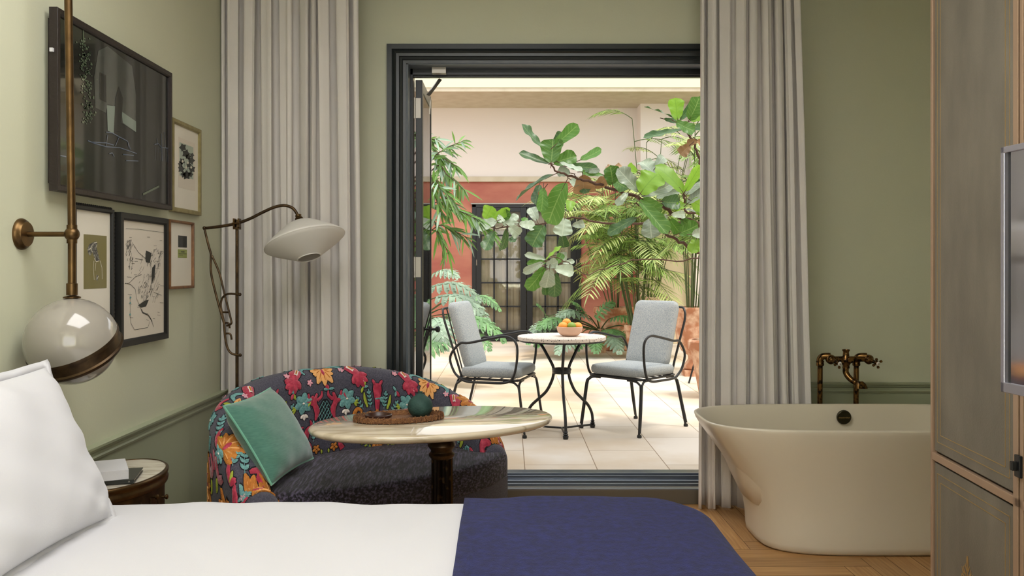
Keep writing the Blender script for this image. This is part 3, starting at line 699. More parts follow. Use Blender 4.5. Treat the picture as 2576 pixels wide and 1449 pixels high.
# base under the seat
def inner(u0,front,z,inset,n=40):
    o=[]
    for i in range(n+1):
        p,nn,d=path_at(.02+(SL-.04)*i/n); o.append(Vector((p.x-nn.x*(sw+inset),p.y-nn.y*(sw+inset),z)))
    # bowed front from right tip back to left tip
    r=(raw[-1]+ea*(.012-inset)-eb*.075); l=o[0]; m=24
    o+=[Vector((q.x,q.y,z)) for q in (o[-1].lerp(Vector((r.x,r.y,z)),.12)-ea*.0,Vector((r.x,r.y,z))-ea*.055+eb*.012,Vector((r.x,r.y,z))-ea*.02+eb*.004)]
    o.append(Vector((r.x,r.y,z)))
    for i in range(1,m):
        f=i/m; b=r.lerp(l,f)-eb*(front*(1-abs(2*f-1)**2.6)+.0); b.z=z; o.append(b)
    return o
mb.loft([inner(0,.10,.07,-.01),inner(0,.115,.33,-.01)],0)
# --- embroidered motifs, laid on the upholstery as raised applique ---
mats=['ground','teal','crimson','orange','apricot','cream','lime','ink','pink','frame_gold']
TE,CR,OR,AP,CRM,LI,INK,PK=1,2,3,4,5,6,7,8
QIN=QR+.34
def ribbon(pts,wd,mi,h=.0035,out=True,k=3):
    pts=[Vector((a,b)) for a,b in pts]
    if mi==CR: wd=[x*1.25 for x in wd]
    if k>1: pts=[Vector((p.x,p.y)) for p in cat([Vector((p.x,p.y,0)) for p in pts],k)]
    n=len(pts)
    def wv(f): 
        x=f*(len(wd)-1); i=min(int(x),len(wd)-2); return wd[i]+(wd[i+1]-wd[i])*(x-i)
    rows=[]; uvs=[]
    for lay in ((1,) if not out else (0,1)):
        vs=[]
        for i,p in enumerate(pts):
            a=pts[max(0,i-1)]; b=pts[min(n-1,i+1)]; d=(b-a); 
            if d.length<1e-9: d=Vector((1,0))
            d.normalize(); m=Vector((-d.y,d.x)); w_=wv(i/(n-1))+(.0028 if lay==0 else 0)
            pp=p
            if lay==0 and i==0: pp=p-d*.0025
            if lay==0 and i==n-1: pp=p+d*.0025
            for j,(c,hh) in enumerate(((-1,.0004),(-.55,h),(0,h*1.25),(.55,h),(1,.0004))):
                q=pp+m*w_*c
                if q.y>QIN: q=Vector((q.x,QIN))
                vs.append(surf(q.x,q.y,(hh if lay else .0012))[0])
        fs=[(i*5+j,i*5+j+1,(i+1)*5+j+1,(i+1)*5+j) for i in range(n-1) for j in range(4)]
        mb.add(vs,fs,mi if lay else INK)
def petal(x,y,a,L,W,mi,h=.004,k=2,taper=.25):
    dx,dy=cos(a),sin(a); ribbon([(x,y),(x+dx*L*.35,y+dy*L*.35),(x+dx*L*.7,y+dy*L*.7),(x+dx*L,y+dy*L)],[W*taper,W*.95,W*.9,W*.30],mi,h,True,k)
def flower(x,y,r,mi,n=6,a0=0,center=CRM):
    for k in range(n):
        a=a0+2*PI*k/n; petal(x+cos(a)*r*.12,y+sin(a)*r*.12,a,r,r*.44,mi)
    petal(x-r*.15,y,0,r*.3,r*.16,center,.006)
def leafs(x,y,a,L,n,mi,w_=.007,l=.022):
    dx,dy=cos(a),sin(a); ribbon([(x,y),(x+dx*L*.5,y+dy*L*.5),(x+dx*L,y+dy*L)],[.0018,.0012],TE,.002,False)
    for k in range(n):
        f=(k+.6)/n
        for s_ in (-1,1): petal(x+dx*L*f,y+dy*L*f,a+s_*.75,l,w_,mi,.003,1)
    petal(x+dx*L,y+dy*L,a,l,w_,mi,.003,1)
def stroke2(x,y,sx,pts,wd,mi): ribbon([(x+sx*a,y+b) for a,b in pts],wd,mi)
def drop3(x,y):
    for a in (PI/2,PI/2-1,PI/2+1): petal(x,y,a,.026,.010,CRM,.004,1,.5)
def acanthus(x,y,sg,sc_=1,c1=OR,c2=CR):   # sg=+1 fan opens toward +q
    for k in range(7):
        a=sg*(PI/2)+(k-3)*.52; L=sc_*(.085 if abs(k-3)<2 else .062); petal(x,y,a,L,sc_*.019,c1,.005)
        petal(x+cos(a)*L*.25,y+sin(a)*L*.25,a,L*.45,sc_*.004,AP if c1==OR else OR,.0075,1)
    petal(x,y,sg*PI/2,sc_*.035,sc_*.010,c2,.008)
def unitA(s0,q0=0):
    acanthus(s0,.035+q0,1,1.0,AP)
    for sx in (-1,1):
        stroke2(s0,q0,sx,[(.03,.02),(.08,.0),(.11,.03),(.10,.055)],[.006,.014,.010,.004],TE)
        stroke2(s0,q0,sx,[(.055,.285),(.045,.24),(.06,.20),(.045,.155)],[.004,.014,.012,.005],CR)
        stroke2(s0,q0,sx,[(.055,.21),(.085,.19),(.095,.15)],[.010,.010,.004],CR)
        stroke2(s0,q0,sx,[(.045,.19),(.02,.17),(.018,.145)],[.008,.007,.003],CR)
        flower(s0+sx*.125,.195+q0,.047,TE,6,sx*.3); drop3(s0+sx*.12,.25+q0)
        for k,a in enumerate((-.5,.2,.9)): petal(s0+sx*.17,.215+q0,(a if sx>0 else PI-a),.026,.008,LI,.004,1)
        leafs(s0+sx*.065,.385+q0,-PI/2,.085,4,TE,.006,.017)
        stroke2(s0,q0,sx,[(.11,.37),(.10,.33),(.075,.31),(.085,.28)],[.012,.014,.009,.003],CR)
        stroke2(s0,q0,sx,[(.11,.36),(.14,.345),(.15,.32),(.125,.31)],[.010,.012,.009,.004],CR)
        stroke2(s0,q0,sx,[(.10,.44),(.085,.41),(.10,.38)],[.014,.010,.004],CR)
        flower(s0+sx*.05,.425+q0,.020,OR,5,.3,INK); petal(s0+sx*.02,.43+q0,PI/2,.02,.007,LI,.003,1)
    # lattice
    ribbon([(s0,.185+q0),(s0,.23+q0),(s0,.29+q0),(s0,.35+q0)],[.012,.040,.042,.020],INK,.0015,False,4)
    for k in range(-4,6):
        for sg in (-1,1):
            pts=[]
            for i in range(9):
                y=.195+.15*i/8; x=sg*(k*.018-.045+ (y-.195)*.62); wlim=.012+.030*sin(PI*min(1,max(0,(y-.175)/.20)))
                if abs(x)<wlim: pts.append((s0+x,y+q0))
            if len(pts)>1: ribbon(pts,[.0014,.0014],CRM if 0 else TE,.0035,False,1)
def unitB(s0,q0=0,sc_=1):
    z=lambda a,b:(s0+a*sc_,q0+b*sc_)
    ribbon([z(0,.25),z(0,.20),z(0,.15),z(0,.115)],[.010*sc_,.014*sc_,.024*sc_,.020*sc_],CR)
    for sx in (-1,1):
        petal(*z(sx*.012,.125),-PI/2+sx*.6,.032*sc_,.008*sc_,CR)
        leafs(*z(sx*.04,.24),-PI/2+sx*.15,.075*sc_,4,TE,.006,.019)
        leafs(*z(sx*.085,.25),-PI/2+sx*.6,.06*sc_,3,TE,.006,.018)
        ribbon([z(sx*.06,.24),z(sx*.075,.20),z(sx*.08,.165)],[.006,.010,.003],LI)
        ribbon([z(sx*.09,.315),z(sx*.12,.31),z(sx*.14,.28),z(sx*.12,.25),z(sx*.095,.262),z(sx*.105,.285)],[.012*sc_,.013*sc_,.013*sc_,.012*sc_,.008*sc_,.004],OR)
    acanthus(*z(0,.345),-1,1.15*sc_)
    for sx in (-1,1):
        for k in range(3): petal(*z(sx*(.03+.02*k),.36),-PI/2+sx*(.5+.3*k),.09*sc_,.016*sc_,OR,.006)
        ribbon([z(sx*.13,.36),z(sx*.155,.33),z(sx*.15,.30)],[.012,.010,.004],CR)
        leafs(*z(sx*.03,.45),-PI/2+sx*1.1,.07,3,LI,.006,.016)
    petal(*z(0,.30),PI/2,.05*sc_,.010*sc_,CR,.01)
    acanthus(*z(0,.40),1,.7*sc_)
def rose(s0,q0,sx):
    ribbon([(s0-.02*sx,q0-.035),(s0+.01*sx,q0-.01),(s0+.03*sx,q0+.02)],[.022,.026,.016],CR,.005)
    ribbon([(s0-.015*sx,q0-.028),(s0+.012*sx,q0)],[.012,.012],CRM,.009,False,1); ribbon([(s0-.010*sx,q0-.024),(s0+.008*sx,q0-.004)],[.006,.006],OR,.011,False,1)
    for a,l in ((.0,.06),(.5,.07),(1.0,.075),(1.5,.065),(2.1,.055)):
        aa=a if sx>0 else PI-a; petal(s0+.025*sx,q0+.02,aa,l,.016,CR,.005)
def pinkf(x,y): flower(x,y,.015,PK,5,.2,CRM)
c_=SL/2
for d in (-.62,.0,.62): unitA(c_+d+.03)
for d in (-.93,-.31,.31,.80): unitB(c_+d+.03)
for d in (-.775,-.155,.155+.31-.31,.465,-.465,.775):
    rose(c_+d+.03+.01,.055,1 if d>0 else -1); pinkf(c_+d+.03-.045,.045); pinkf(c_+d+.03+.07,.10)
# scattered fillers over the roll
rf=random.Random(12)
for k in range(34):
    s0=.05+(SL-.1)*k/33+rf.uniform(-.02,.02); q0=rf.uniform(-.10,-.02); c1=rf.choice((TE,CR,LI,OR,CRM)); a0=rf.uniform(0,6.28)
    if k%3==0: flower(s0,q0,.032,rf.choice((TE,PK)),6,a0)
    elif k%3==1: ribbon([(s0-.03,q0),(s0-.01,q0-.03),(s0+.02,q0-.02),(s0+.035,q0+.015)],[.004,.014,.012,.004],CR); petal(s0,q0,a0,.035,.010,LI)
    else: leafs(s0-.03,q0,a0,.07,4,TE,.007,.022)
for k in range(20):
    s0=.1+(SL-.2)*k/19; q0=.14+.05*(k%2)
    for a in (.4,-.5,2.5): petal(s0,q0,a+k,.03,.009,rf.choice((LI,CR,TE)),.004)
# outer faces and arm fronts
for s0,q0,g in ((.13,-.30,1.0),(.42,-.36,1.15),(.75,-.34,1),(SL-.35,-.34,1),(SL-.12,-.28,.9)):
    acanthus(s0,q0,1,g*1.5); acanthus(s0,q0+.015,-1,g*1.0)
    for sx in (-1,1):
        leafs(s0+sx*.06,q0-.03,-PI/2+sx*.9,.1,5,TE,.008,.026); ribbon([(s0+sx*.05,q0+.16),(s0+sx*.09,q0+.12),(s0+sx*.12,q0+.17),(s0+sx*.09,q0+.2)],[.008,.018,.016,.005],CR)
        petal(s0+sx*.11,q0+.05,PI/2,.06,.014,LI)
for s0,q0 in ((.03,-.02),(.22,-.06),(SL-.05,.0),(SL-.2,-.05),(.05,.12)):
    acanthus(s0,q0,1 if q0<0 else -1,1.1); leafs(s0+.07,q0,.4,.09,4,TE,.008,.024); ribbon([(s0+.02,q0-.09),(s0+.06,q0-.06),(s0+.05,q0-.12)],[.016,.014,.004],CR)
for s0,q0 in ((.02,-.14),(.09,-.45),(.01,-.3),(.25,-.5),(SL-.02,-.12),(SL-.03,-.3),(SL-.01,.1)):
    ribbon([(s0,q0+.09),(s0+.01,q0+.03),(s0-.005,q0-.03),(s0+.01,q0-.08)],[.006,.018,.014,.004],CR); ribbon([(s0+.005,q0+.02),(s0+.05,q0),(s0+.06,q0-.04)],[.012,.012,.004],CR); pinkf(s0+.03,q0+.08)
sofa=thing('sofa',(sCx,sCy,0),'small curved sofa in dark floral embroidered fabric with an aubergine seat','sofa')
put('upholstered_body',mb,mats,sofa,ang=50)
# seat cushion
def cush(z0,z1,inset,front,crown):
    r=[]; e=.022
    for dz,di in ((0,e),(.006,e*.45),(.02,0),(z1-z0-.02,0),(z1-z0-.006,e*.4),(z1-z0,e),):
        r.append((z0+dz,inset+di,front-di))
    rings=[]
    for z,i_,f_ in r: rings.append(inner(0,f_-.045,z,i_))
    c=sum(rings[-1],Vector())/len(rings[-1])
    for f in (.92,.8,.6,.35,.12,.01):
        rg=[]
        for p in rings[5]:
            q=c.lerp(p,f); q.z=z1+crown*(1-f*f); rg.append(q)
        rings.append(rg)
    return rings
put('seat_cushion',MB().loft(cush(.315,.450,.002,.185,.028),0),'seat',sofa,ang=60)
mb=MB()
for s_ in (.06,SL*.3,SL*.7,SL-.06):
    p,n,d=path_at(s_); put('foot',MB().lathe([(.018,0),(.026,.07)],16,(p.x,p.y,0)),'frame_dark',sofa)

# ---------------- pillows ----------------
def pillow_mesh(w_,h_,t_,seed=1,flange=0,pinch=.07,nu=40,wr=.004):
    rr=random.Random(seed); ph=[rr.uniform(0,6) for _ in range(8)]
    def pt(u,v,side):
        a=u*2-1; b=v*2-1
        x=a*w_/2*(1-pinch*(1-a*a)*0-pinch*(1-abs(b)**2)*abs(a)**3*.9); y=b*h_/2*(1-pinch*(1-abs(a)**2)*abs(b)**3*.9)
        f=max(0,(1-abs(a)**3.2))*max(0,(1-abs(b)**3.2)); z=t_/2*f**.55
        wv=wr*(sin(9*a+ph[0]+3*b)*sin(7*b+ph[1])+.7*sin(17*a*b+ph[2])+.6*sin(14*(a+b)+ph[3])*abs(a*b)*2.5)*min(1,f*3+.05)
        return Vector((x,y,side*(z+.0015)+wv))
    m=MB(); m.grid(lambda u,v: pt(u,v,1),nu,nu); m.grid(lambda u,v: pt(u,v,-1),nu,nu)
    rim=[pt(i/nu,0,0) for i in range(nu)]+[pt(1,i/nu,0) for i in range(nu)]+[pt(1-i/nu,1,0) for i in range(nu)]+[pt(0,1-i/nu,0) for i in range(nu)]
    return m,rim
def basis(o,ex,ey): 
    ex=Vector(ex).normalized(); ez=ex.cross(Vector(ey)).normalized(); ey=ez.cross(ex)
    return Matrix(((ex.x,ey.x,ez.x,o[0]),(ex.y,ey.y,ez.y,o[1]),(ex.z,ey.z,ez.z,o[2]),(0,0,0,1)))
# green velvet cushion leaning on the left arm
m4=basis(P(681,1091,3.72),(.09,.50,.02),(-.19,.03,.30))
g,rim=pillow_mesh(.42,.37,.15,4,wr=.0015); g.xf(m4)
gp=thing('throw_pillow',(m4@Vector((0,-.2,0))),'green velvet cushion with piped edge leaning on the sofa arm','cushion')
put('pillow_cover',g,'green_velvet',gp,ang=80)
put('piping',MB().tube([m4@p for p in rim],.005,6,closed=True),pm('green_piping','#6fae94',.7,sheen=.5),gp)

# ---------------- oval marble table ----------------
tcx,tcy,trot=-.305,3.615,math.radians(24)
def oval(a,b,z,k=96): return [Vector((tcx+a*cos(t)*cos(trot)-b*sin(t)*sin(trot),tcy+a*cos(t)*sin(trot)+b*sin(t)*cos(trot),z)) for t in [2*PI*i/k for i in range(k)]]
t=thing('oval_table',(tcx,tcy,0),'oval cream marble table on a dark fluted column, in front of the sofa','table')
TT=.725; ta,tb=.517,.332
put('table_top',MB().loft([oval(ta-.05,tb-.05,TT-.034),oval(ta-.02,tb-.02,TT-.032),oval(ta-.004,tb-.004,TT-.022),oval(ta,tb,TT-.013),oval(ta-.003,tb-.003,TT-.005),oval(ta-.012,tb-.012,TT)],0),'marble',t,ang=70)
ccx,ccy=P(1111,1100,3.62).x,3.62
mb=MB().lathe([(.050,.06),(.050,.10),(.043,.11),(.043,.57)],72,(ccx,ccy,0),flute=(12,.16)); put('fluted_column',mb,pm('blackened_brass','#2b221a',.3,.85,var=(30,'#6e5636',.55,.75)),t)
mb=MB().lathe([(.044,.565),(.053,.575),(.054,.583),(.045,.592),(.045,.60),(.050,.606),(.058,.618),(.056,.63),(.045,.642),(.048,.652),(.060,.662),(.060,.68),(.11,.682),(.11,.691)],48,(ccx,ccy,0)); put('capital',mb,'bronze',t)
mb=MB().lathe([(.19,0),(.19,.012),(.17,.022),(.07,.03),(.045,.05),(.045,.065),(.036,.072)],56,(ccx,ccy,0)); put('base',mb,'bronze',t)
for k in range(2):
    a=-.35+k*.5; put('brass_edge',MB().tube([(ccx+.0435*cos(a),ccy+.0435*sin(a),.11),(ccx+.0435*cos(a),ccy+.0435*sin(a),.565)],.0025,6),'brass',t)
# rattan tray
ty=3.66; tp=P(1003,1055,ty); tx_,tyy=-.452,3.60
def ov2(a,b,z,k=64,r_=math.radians(16)): return [Vector((tx_+a*cos(t)*cos(r_)-b*sin(t)*sin(r_),tyy+a*cos(t)*sin(r_)+b*sin(t)*cos(r_),z)) for t in [2*PI*i/k for i in range(k)]]
tr=thing('rattan_tray',(tx_,tyy,TT),'oval woven rattan tray on the marble table','tray')
A_,B_=.183,.105
put('tray_base',MB().loft([ov2(A_-.012,B_-.012,TT+.001),ov2(A_-.012,B_-.012,TT+.008)],0),'wicker',tr)
mb=MB(); mb.loft([ov2(A_-.014,B_-.014,TT+.001),ov2(A_-.003,B_-.003,TT+.004),ov2(A_,B_,TT+.016),ov2(A_-.001,B_-.001,TT+.024),ov2(A_-.006,B_-.006,TT+.025),ov2(A_-.009,B_-.009,TT+.016),ov2(A_-.014,B_-.014,TT+.006)],0,False,False)
o=ov2(A_-.003,B_-.003,TT+.014,44)
for p in o:
    d=(Vector((p.x-tx_,p.y-tyy,0))).normalized(); s_=Vector((-d.y,d.x,0))
    mb.tube([p+d*.005+Vector((0,0,-.012)),p+d*.0065,p+d*.004+Vector((0,0,.011)),p-d*.003+Vector((0,0,.013))],.0025,5)
put('woven_rim',mb,'wicker',tr)
vx,vy=P(1057,1030,3.64).x,3.64
prof=[(.022,0),(.036,.006),(.047,.020),(.0525,.038),(.051,.054),(.043,.070),(.030,.082),(.016,.091),(.010,.096),(.0098,.100),(.0115,.103),(.009,.1035),(.006,.098),(.006,.09)]
tag(put('bud_vase',MB().lathe(prof,40,(vx,vy,TT+.0085)),'vase'),'round dark green bud vase standing on the rattan tray','vase')
dxx,dyy=P(952,1066,3.575).x,3.575
tag(put('dish',MB().lathe([(.046,0),(.052,.003),(.055,.014),(.055,.019),(.052,.020),(.049,.014),(.045,.007),(.001,.006)],40,(dxx,dyy,TT+.0085)),'dish'),'shallow dark brown dish on the rattan tray','dish')

# ---------------- bed ----------------
bed=thing('bed',(-.5,1.85,0),'large bed with smooth white duvet along the foreground','bed')
BZ=.622; bx0,bx1,by0,by1=-1.52,.60,.92,2.775
def bedring(ins,z,rc,k=16): 
    r=rrect((bx0+bx1)/2,(by0+by1)/2,(bx1-bx0)/2-ins,(by1-by0)/2-ins,rc,z,k); return r
def resample(rg,n=220):
    L=[0]; 
    for i in range(len(rg)): L.append(L[-1]+(rg[(i+1)%len(rg)]-rg[i]).length)
    o=[];j=0
    for i in range(n):
        s_=L[-1]*i/n
        while L[j+1]<s_: j+=1
        o.append(rg[j].lerp(rg[(j+1)%len(rg)],(s_-L[j])/max(1e-9,L[j+1]-L[j])))
    return o
def bedshell(off,zb,re=.075,wr=.004,seed=0,n=220):
    rings=[]
    prof=[(-off,zb),(-off,(zb+BZ)/2),(-off,BZ-re)]
    for k in range(1,7):
        a=PI/2*k/6; prof.append((-off+re*(1-cos(a)),BZ-re+re*sin(a)+off))
    for ins in (.12,.18,.26,.36,.5,.65,.8,.91): prof.append((ins,BZ+off+.006*min(1,(ins-.07)/.3)))
    base=resample(bedring(0,0,.20,16),n)
    cx,cy=(bx0+bx1)/2,(by0+by1)/2; hx,hy=(bx1-bx0)/2,(by1-by0)/2
    for ins,z in prof:
        rg=[]
        for p in resample(bedring(ins,z,max(.02,.20-ins*.25),16),n):
            d=wr*(sin(p.x*6.3+seed)*sin(p.y*5.1+2*seed)+.5*sin(p.x*17+p.y*9+seed)+.35*sin(p.x*31-p.y*14))
            if z<BZ-re+.001: d2=.010*sin(p.x*21+seed)*sin(p.y*19) ; p=Vector((p.x+(d2 if abs(p.x-bx1)<.3 else 0),p.y+(d2 if p.y>by1-.3 else 0),p.z))
            rg.append(Vector((p.x,p.y,p.z+d*(0 if z<.3 else 1))))
        rings.append(rg)
    return rings
put('bed_base',MB().box((bx0+.03,by0+.04,.0),(bx1-.06,by1-.05,.30)),'frame_dark',bed,smooth=False,bevel=.01)
put('mattress',MB().loft([bedring(.03,.30,.1),bedring(.02,.33,.1),bedring(.02,BZ-.06,.1),bedring(.04,BZ-.035,.1)],0),'white',bed)
put('duvet',MB().loft(bedshell(0,.20),0,False,True),'white',bed,ang=80)
put('headboard',MB().box((-1.592,by0-.02,.05),(-1.53,by1-.02,.92)),'leather',bed,smooth=False,bevel=.015)
# navy throw over the foot of the bed
import bmesh
mb=MB().loft(bedshell(.012,.24,.085,.004,0),0,False,True)
bm=bmesh.new(); vv=[bm.verts.new(v) for v in mb.v]
for f in mb.f:
    if len(f)<=4 :
        try: bm.faces.new([vv[i] for i in f])
        except: pass
    else: bm.faces.new([vv[i] for i in f])
bmesh.ops.bisect_plane(bm,geom=bm.verts[:]+bm.edges[:]+bm.faces[:],plane_co=(-.105,0,0),plane_no=(1,.012,0),clear_inner=True)
m2=MB(); bm.verts.index_update(); m2.v=[v.co.copy() for v in bm.verts]; m2.f=[[v.index for v in f.verts] for f in bm.faces]; m2.m=[0]*len(m2.f); bm.free()
thr=put('wool_throw',m2,'navy',label='navy blue wool throw draped over the foot of the bed',cat_='throw',solid=.012,ang=80)
# edge roll of the throw
edge=[Vector((-.10,by1-.07,BZ+.006)),Vector((-.098,2.4,BZ+.015)),Vector((-.092,1.8,BZ+.02)),Vector((-.09,1.3,BZ+.018))]
put('hem',MB().tube(cat(edge,6),.009,8),'navy',thr)
# bed pillows
m4=basis(Vector((-1.262,2.20,.845)),(.015,.62,0),(-.20,.02,.44))
g,rim=pillow_mesh(.70,.475,.17,8,wr=.005); g.xf(m4)
p1=thing('bed_pillow',m4@Vector((0,-.24,0)),'white pillow at the front, standing on the bed with its flanged corner out','pillow','white pillows at the head of the bed')
put('pillow_case',g,'white',p1,ang=80)
fl=MB(); n=len(rim)
outer=[Vector((p.x*1.0+math.copysign(.022,p.x)*(abs(p.x)>.30),p.y*1.0+math.copysign(.022,p.y)*(abs(p.y)>.2),.004*sin(i*.9))) for i,p in enumerate(rim)]
fl.loft([[m4@p for p in rim],[m4@p for p in outer]],0,False,False); put('flange',fl,'white',p1,solid=.004)
m4=basis(Vector((-1.425,2.16,.86)),(.0,.62,0),(-.10,.02,.44))
g,rim=pillow_mesh(.72,.48,.14,13,wr=.004); g.xf(m4)
put('bed_pillow',g,'white',label='white pillow behind the front one, only its top corner showing',cat_='pillow',group='white pillows at the head of the bed',ang=80)

# ---------------- nightstand ----------------
ncx,ncy,nrx,nry=-1.425,3.165,.163,.262
def nov(d,z,k=72): return [Vector((ncx+(nrx+d)*cos(a),ncy+(nry+d)*sin(a),z)) for a in [2*PI*i/k for i in range(k)]]
t=thing('nightstand',(ncx,ncy,0),'oval bronze drum nightstand with a marble top, between bed and wall','nightstand')
put('drum',MB().loft([nov(-.012,.06),nov(-.012,.56)],0),'bronze',t)
mb=MB()
for i in range(26):
    a=2*PI*i/26-.2
    if .2<(a%(2*PI))<1.2: continue
    x=ncx+(nrx-.012)*cos(a); y=ncy+(nry-.012)*sin(a); mb.tube([(x,y,.09),(x,y,.53)],.004,6)
put('ribbed_band',mb,'bronze',t)
put('top_band',MB().loft([nov(-.004,.555),nov(.0,.56),nov(.002,.572),nov(-.002,.578),nov(-.002,.590),nov(.002,.594),nov(.002,.602),nov(-.004,.606),nov(-.009,.606),nov(-.009,.598)],0),'brass',t,ang=60)
put('marble_top',MB().loft([nov(-.009,.590),nov(-.009,.6035)],0),'marble2',t)
put('plinth',MB().loft([nov(-.02,0),nov(-.02,.06)],0),'bronze',t)
for px,yy in ((393,3.13),(403,3.22)):
    a=math.asin(max(-1,min(1,(yy-ncy)/nry))); n=Vector((cos(a)/nrx,sin(a)/nry,0)).normalized(); c=Vector((ncx+(nrx-.012)*cos(a),yy,1.35-(1250-675)*yy/F))
    q0=Vector((0,0,1)).rotation_difference(n).to_matrix(); put('knob',MB().lathe([(.004,0),(.004,.010),(.009,.014),(.009,.020),(.004,.023)],16,c,rot=q0),'brass',t)
def book(c,w_,d_,h_,rot,z,label,cover,pages,group=None,spine=None):
    m=Matrix.Translation((c[0],c[1],z))@Matrix.Rotation(rot,4,'Z')
    t=thing('book',(c[0],c[1],z),label,'book',group)
    sp_=[]; a=MB(); th=.0025; a.box((-w_/2,-d_/2,0),(w_/2,d_/2,th)); a.box((-w_/2,-d_/2,h_-th),(w_/2,d_/2,h_)); a.box((-w_/2,-d_/2,th),(w_/2,-d_/2+th,h_-th)); 
    for x0,x1,z0 in (spine or []): a.box((x0,-d_/2-.0006,z0),(x1,-d_/2,z0+.005),1)
    a.xf(m); put('cover',a,[cover,'graphite'],t,smooth=False)
    b=MB().box((-w_/2+.004,-d_/2+th,th),(w_/2-.004,d_/2-.004,h_-th)).xf(m); put('pages',b,pages,t,smooth=False)
def cbook(nr,w_,d_,rot): ex=Vector((cos(rot),sin(rot))); ey=Vector((-sin(rot),cos(rot))); return Vector(nr)-ex*w_/2+ey*d_/2
r1=math.radians(14); book(cbook((-1.296,3.025),.20,.19,r1),.20,.19,.013,r1,.6065,'thin dark magazine with white spine lying on the nightstand, under the white book','charcoal','paper','books on the nightstand',[(-.06,.0,.004),(.08,.086,.004)])
r1=math.radians(27); book(cbook((-1.317,3.03),.185,.20,r1),.185,.20,.032,r1,.6205,'thick white book on top of the dark magazine on the nightstand','white','paper','books on the nightstand',[(-.03,-.022,.012)])

# ---------------- bathtub ----------------
t=thing('bathtub',(1.81,4.40,0),'cream freestanding bathtub with flared rim, in front of the right curtain','bathtub')
tcX,tcY=1.80,4.405
def tring(f,z,ins=0):   # f: 0 base .. 1 rim
    a=.58+(.845-.58)*f; b=.322+(.405-.322)*f; return sell(tcX,tcY,a-ins,b-ins,3.6,z,160)
fl=[(0,.0,.02),(.0,.012,.004),(.0,.04,0),(.012,.10,0),(.045,.165,0),(.12,.23,0),(.23,.295,0),(.36,.355,0),(.50,.41,0),(.64,.46,0),(.78,.51,0),(.89,.55,0),(.96,.58,0),(.985,.597,.0),(1,.603,.003),(1,.606,.008),(1,.605,.014),(.985,.60,.018),(.92,.575,.022),(.80,.52,.03),(.62,.42,.035),(.45,.30,.04),(.3,.2,.05),(.2,.16,.08),(.1,.145,.15)]
put('tub_body',MB().loft([tring(*q) for q in fl],0),'tub',t,ang=75)
oc=P(2124,1050,4.735); 
tl=Matrix.Rotation(math.radians(8),3,'X')@Matrix.Rotation(PI/2,3,'X')
oc=Vector((oc.x,4.742,oc.z)); ov=put('overflow_cover',MB().lathe([(.0385,-.006),(.0385,.006),(.036,.0085),(.001,.0085)],40,oc,rot=tl),pm('dark_bronze_disc','#3a3624',.35,.7),t)
def text(name,body,size,mw,mat,parent,ext_=.0004,align='CENTER',width=None):
    cu=bpy.data.curves.new(name,'FONT'); cu.body=body; cu.size=size; cu.align_x=align; cu.align_y='CENTER'; cu.extrude=ext_
    ob=bpy.data.objects.new('tmp',cu); COL.objects.link(ob); dg=bpy.context.evaluated_depsgraph_get(); me=bpy.data.meshes.new_from_object(ob.evaluated_get(dg))
    bpy.data.objects.remove(ob); m=MB(); m.v=[mw@v.co for v in me.vertices]; m.f=[list(p.vertices) for p in me.polygons]; m.m=[0]*len(m.f)
    return put(name,m,mat,parent,smooth=False)
mw=Matrix.Translation(oc+tl@Vector((0,0,.0092)))@(Matrix.Rotation(math.radians(8),4,'X')@Matrix.Rotation(PI/2,4,'X'))
text('lettering','victoria+albert',.0105,mw,'gold',ov)

# ---------------- floor-standing bath mixer ----------------
fy=4.955
def Q(x,y,Y=fy): return P(2030+x/6.04,860+y/6.04,Y)
t=thing('bath_mixer',(Q(470,250).x,fy,0),'tarnished brass bath tap on two standpipes behind the bathtub','tap')
for x,nm in ((200,'l'),(750,'r')):
    X=Q(x,300).x; mb=MB().tube([(X-.006,fy,0),(X,fy,Q(x,360).z)],.0145,16); mb.lathe([(.03,0),(.03,.006),(.016,.012)],24,(X-.006,fy,0)); put('standpipe',mb,'oldbrass',t)
    z=Q(x,360).z; mb=MB().lathe([(.014,-.004),(.020,0),(.022,.008),(.020,.018),(.022,.02),(.022,.026),(.016,.03)],24,(X,fy,z)); put('pipe_collar',mb,'oldbrass',t)
    e=[(X,fy,z+.025),(X,fy,z+.036),(X+.010,fy-.004,z+.050),(X+.030,fy-.012,z+.055),(X+.052,fy-.02,z+.055)]; put('elbow',MB().tube(cat(e,5),.0185,16),'oldbrass',t)
zc=Q(470,255).z; yb=fy-.02
put('crossbar',MB().tube([(Q(330,255).x,yb,zc),(Q(560,255).x,yb,zc),(Q(860,255).x,yb,zc)],[.015,.017,.015],16),'oldbrass',t)
X=Q(573,100).x
mb=MB().lathe([(.019,.046),(.021,.052),(.020,.056),(.016,.046),(.016,.038),(.018,.02),(.026,.005),(.030,-.006),(.026,-.02),(.018,-.035),(.020,-.05)][::-1],24,(X,yb,zc-.002)); put('mixer_body',mb,'oldbrass',t)
put('diverter_cap',MB().lathe([(.018,0),(.018,.02),(.014,.024)],20,(X+.012,yb-.02,zc-.002),rot=Matrix.Rotation(PI/2,3,'X')),'oldbrass',t)
mb=MB().tube(cat([(X,yb,zc-.045),(X-.001,yb,zc-.075),(X+.012,yb-.018,zc-.105),(X+.035,yb-.04,zc-.125),(X+.05,yb-.055,zc-.132)],5),[.0165]*21,16)
mb.loft([sell(X+.05,yb-.06,.020,.017,2.5,zc-.118,24),sell(X+.056,yb-.064,.028,.02,2.5,zc-.130,24),sell(X+.058,yb-.066,.0345,.023,2.8,zc-.150,24),sell(X+.058,yb-.066,.0345,.023,2.8,zc-.157,24)],0); put('spout',mb,'oldbrass',t)
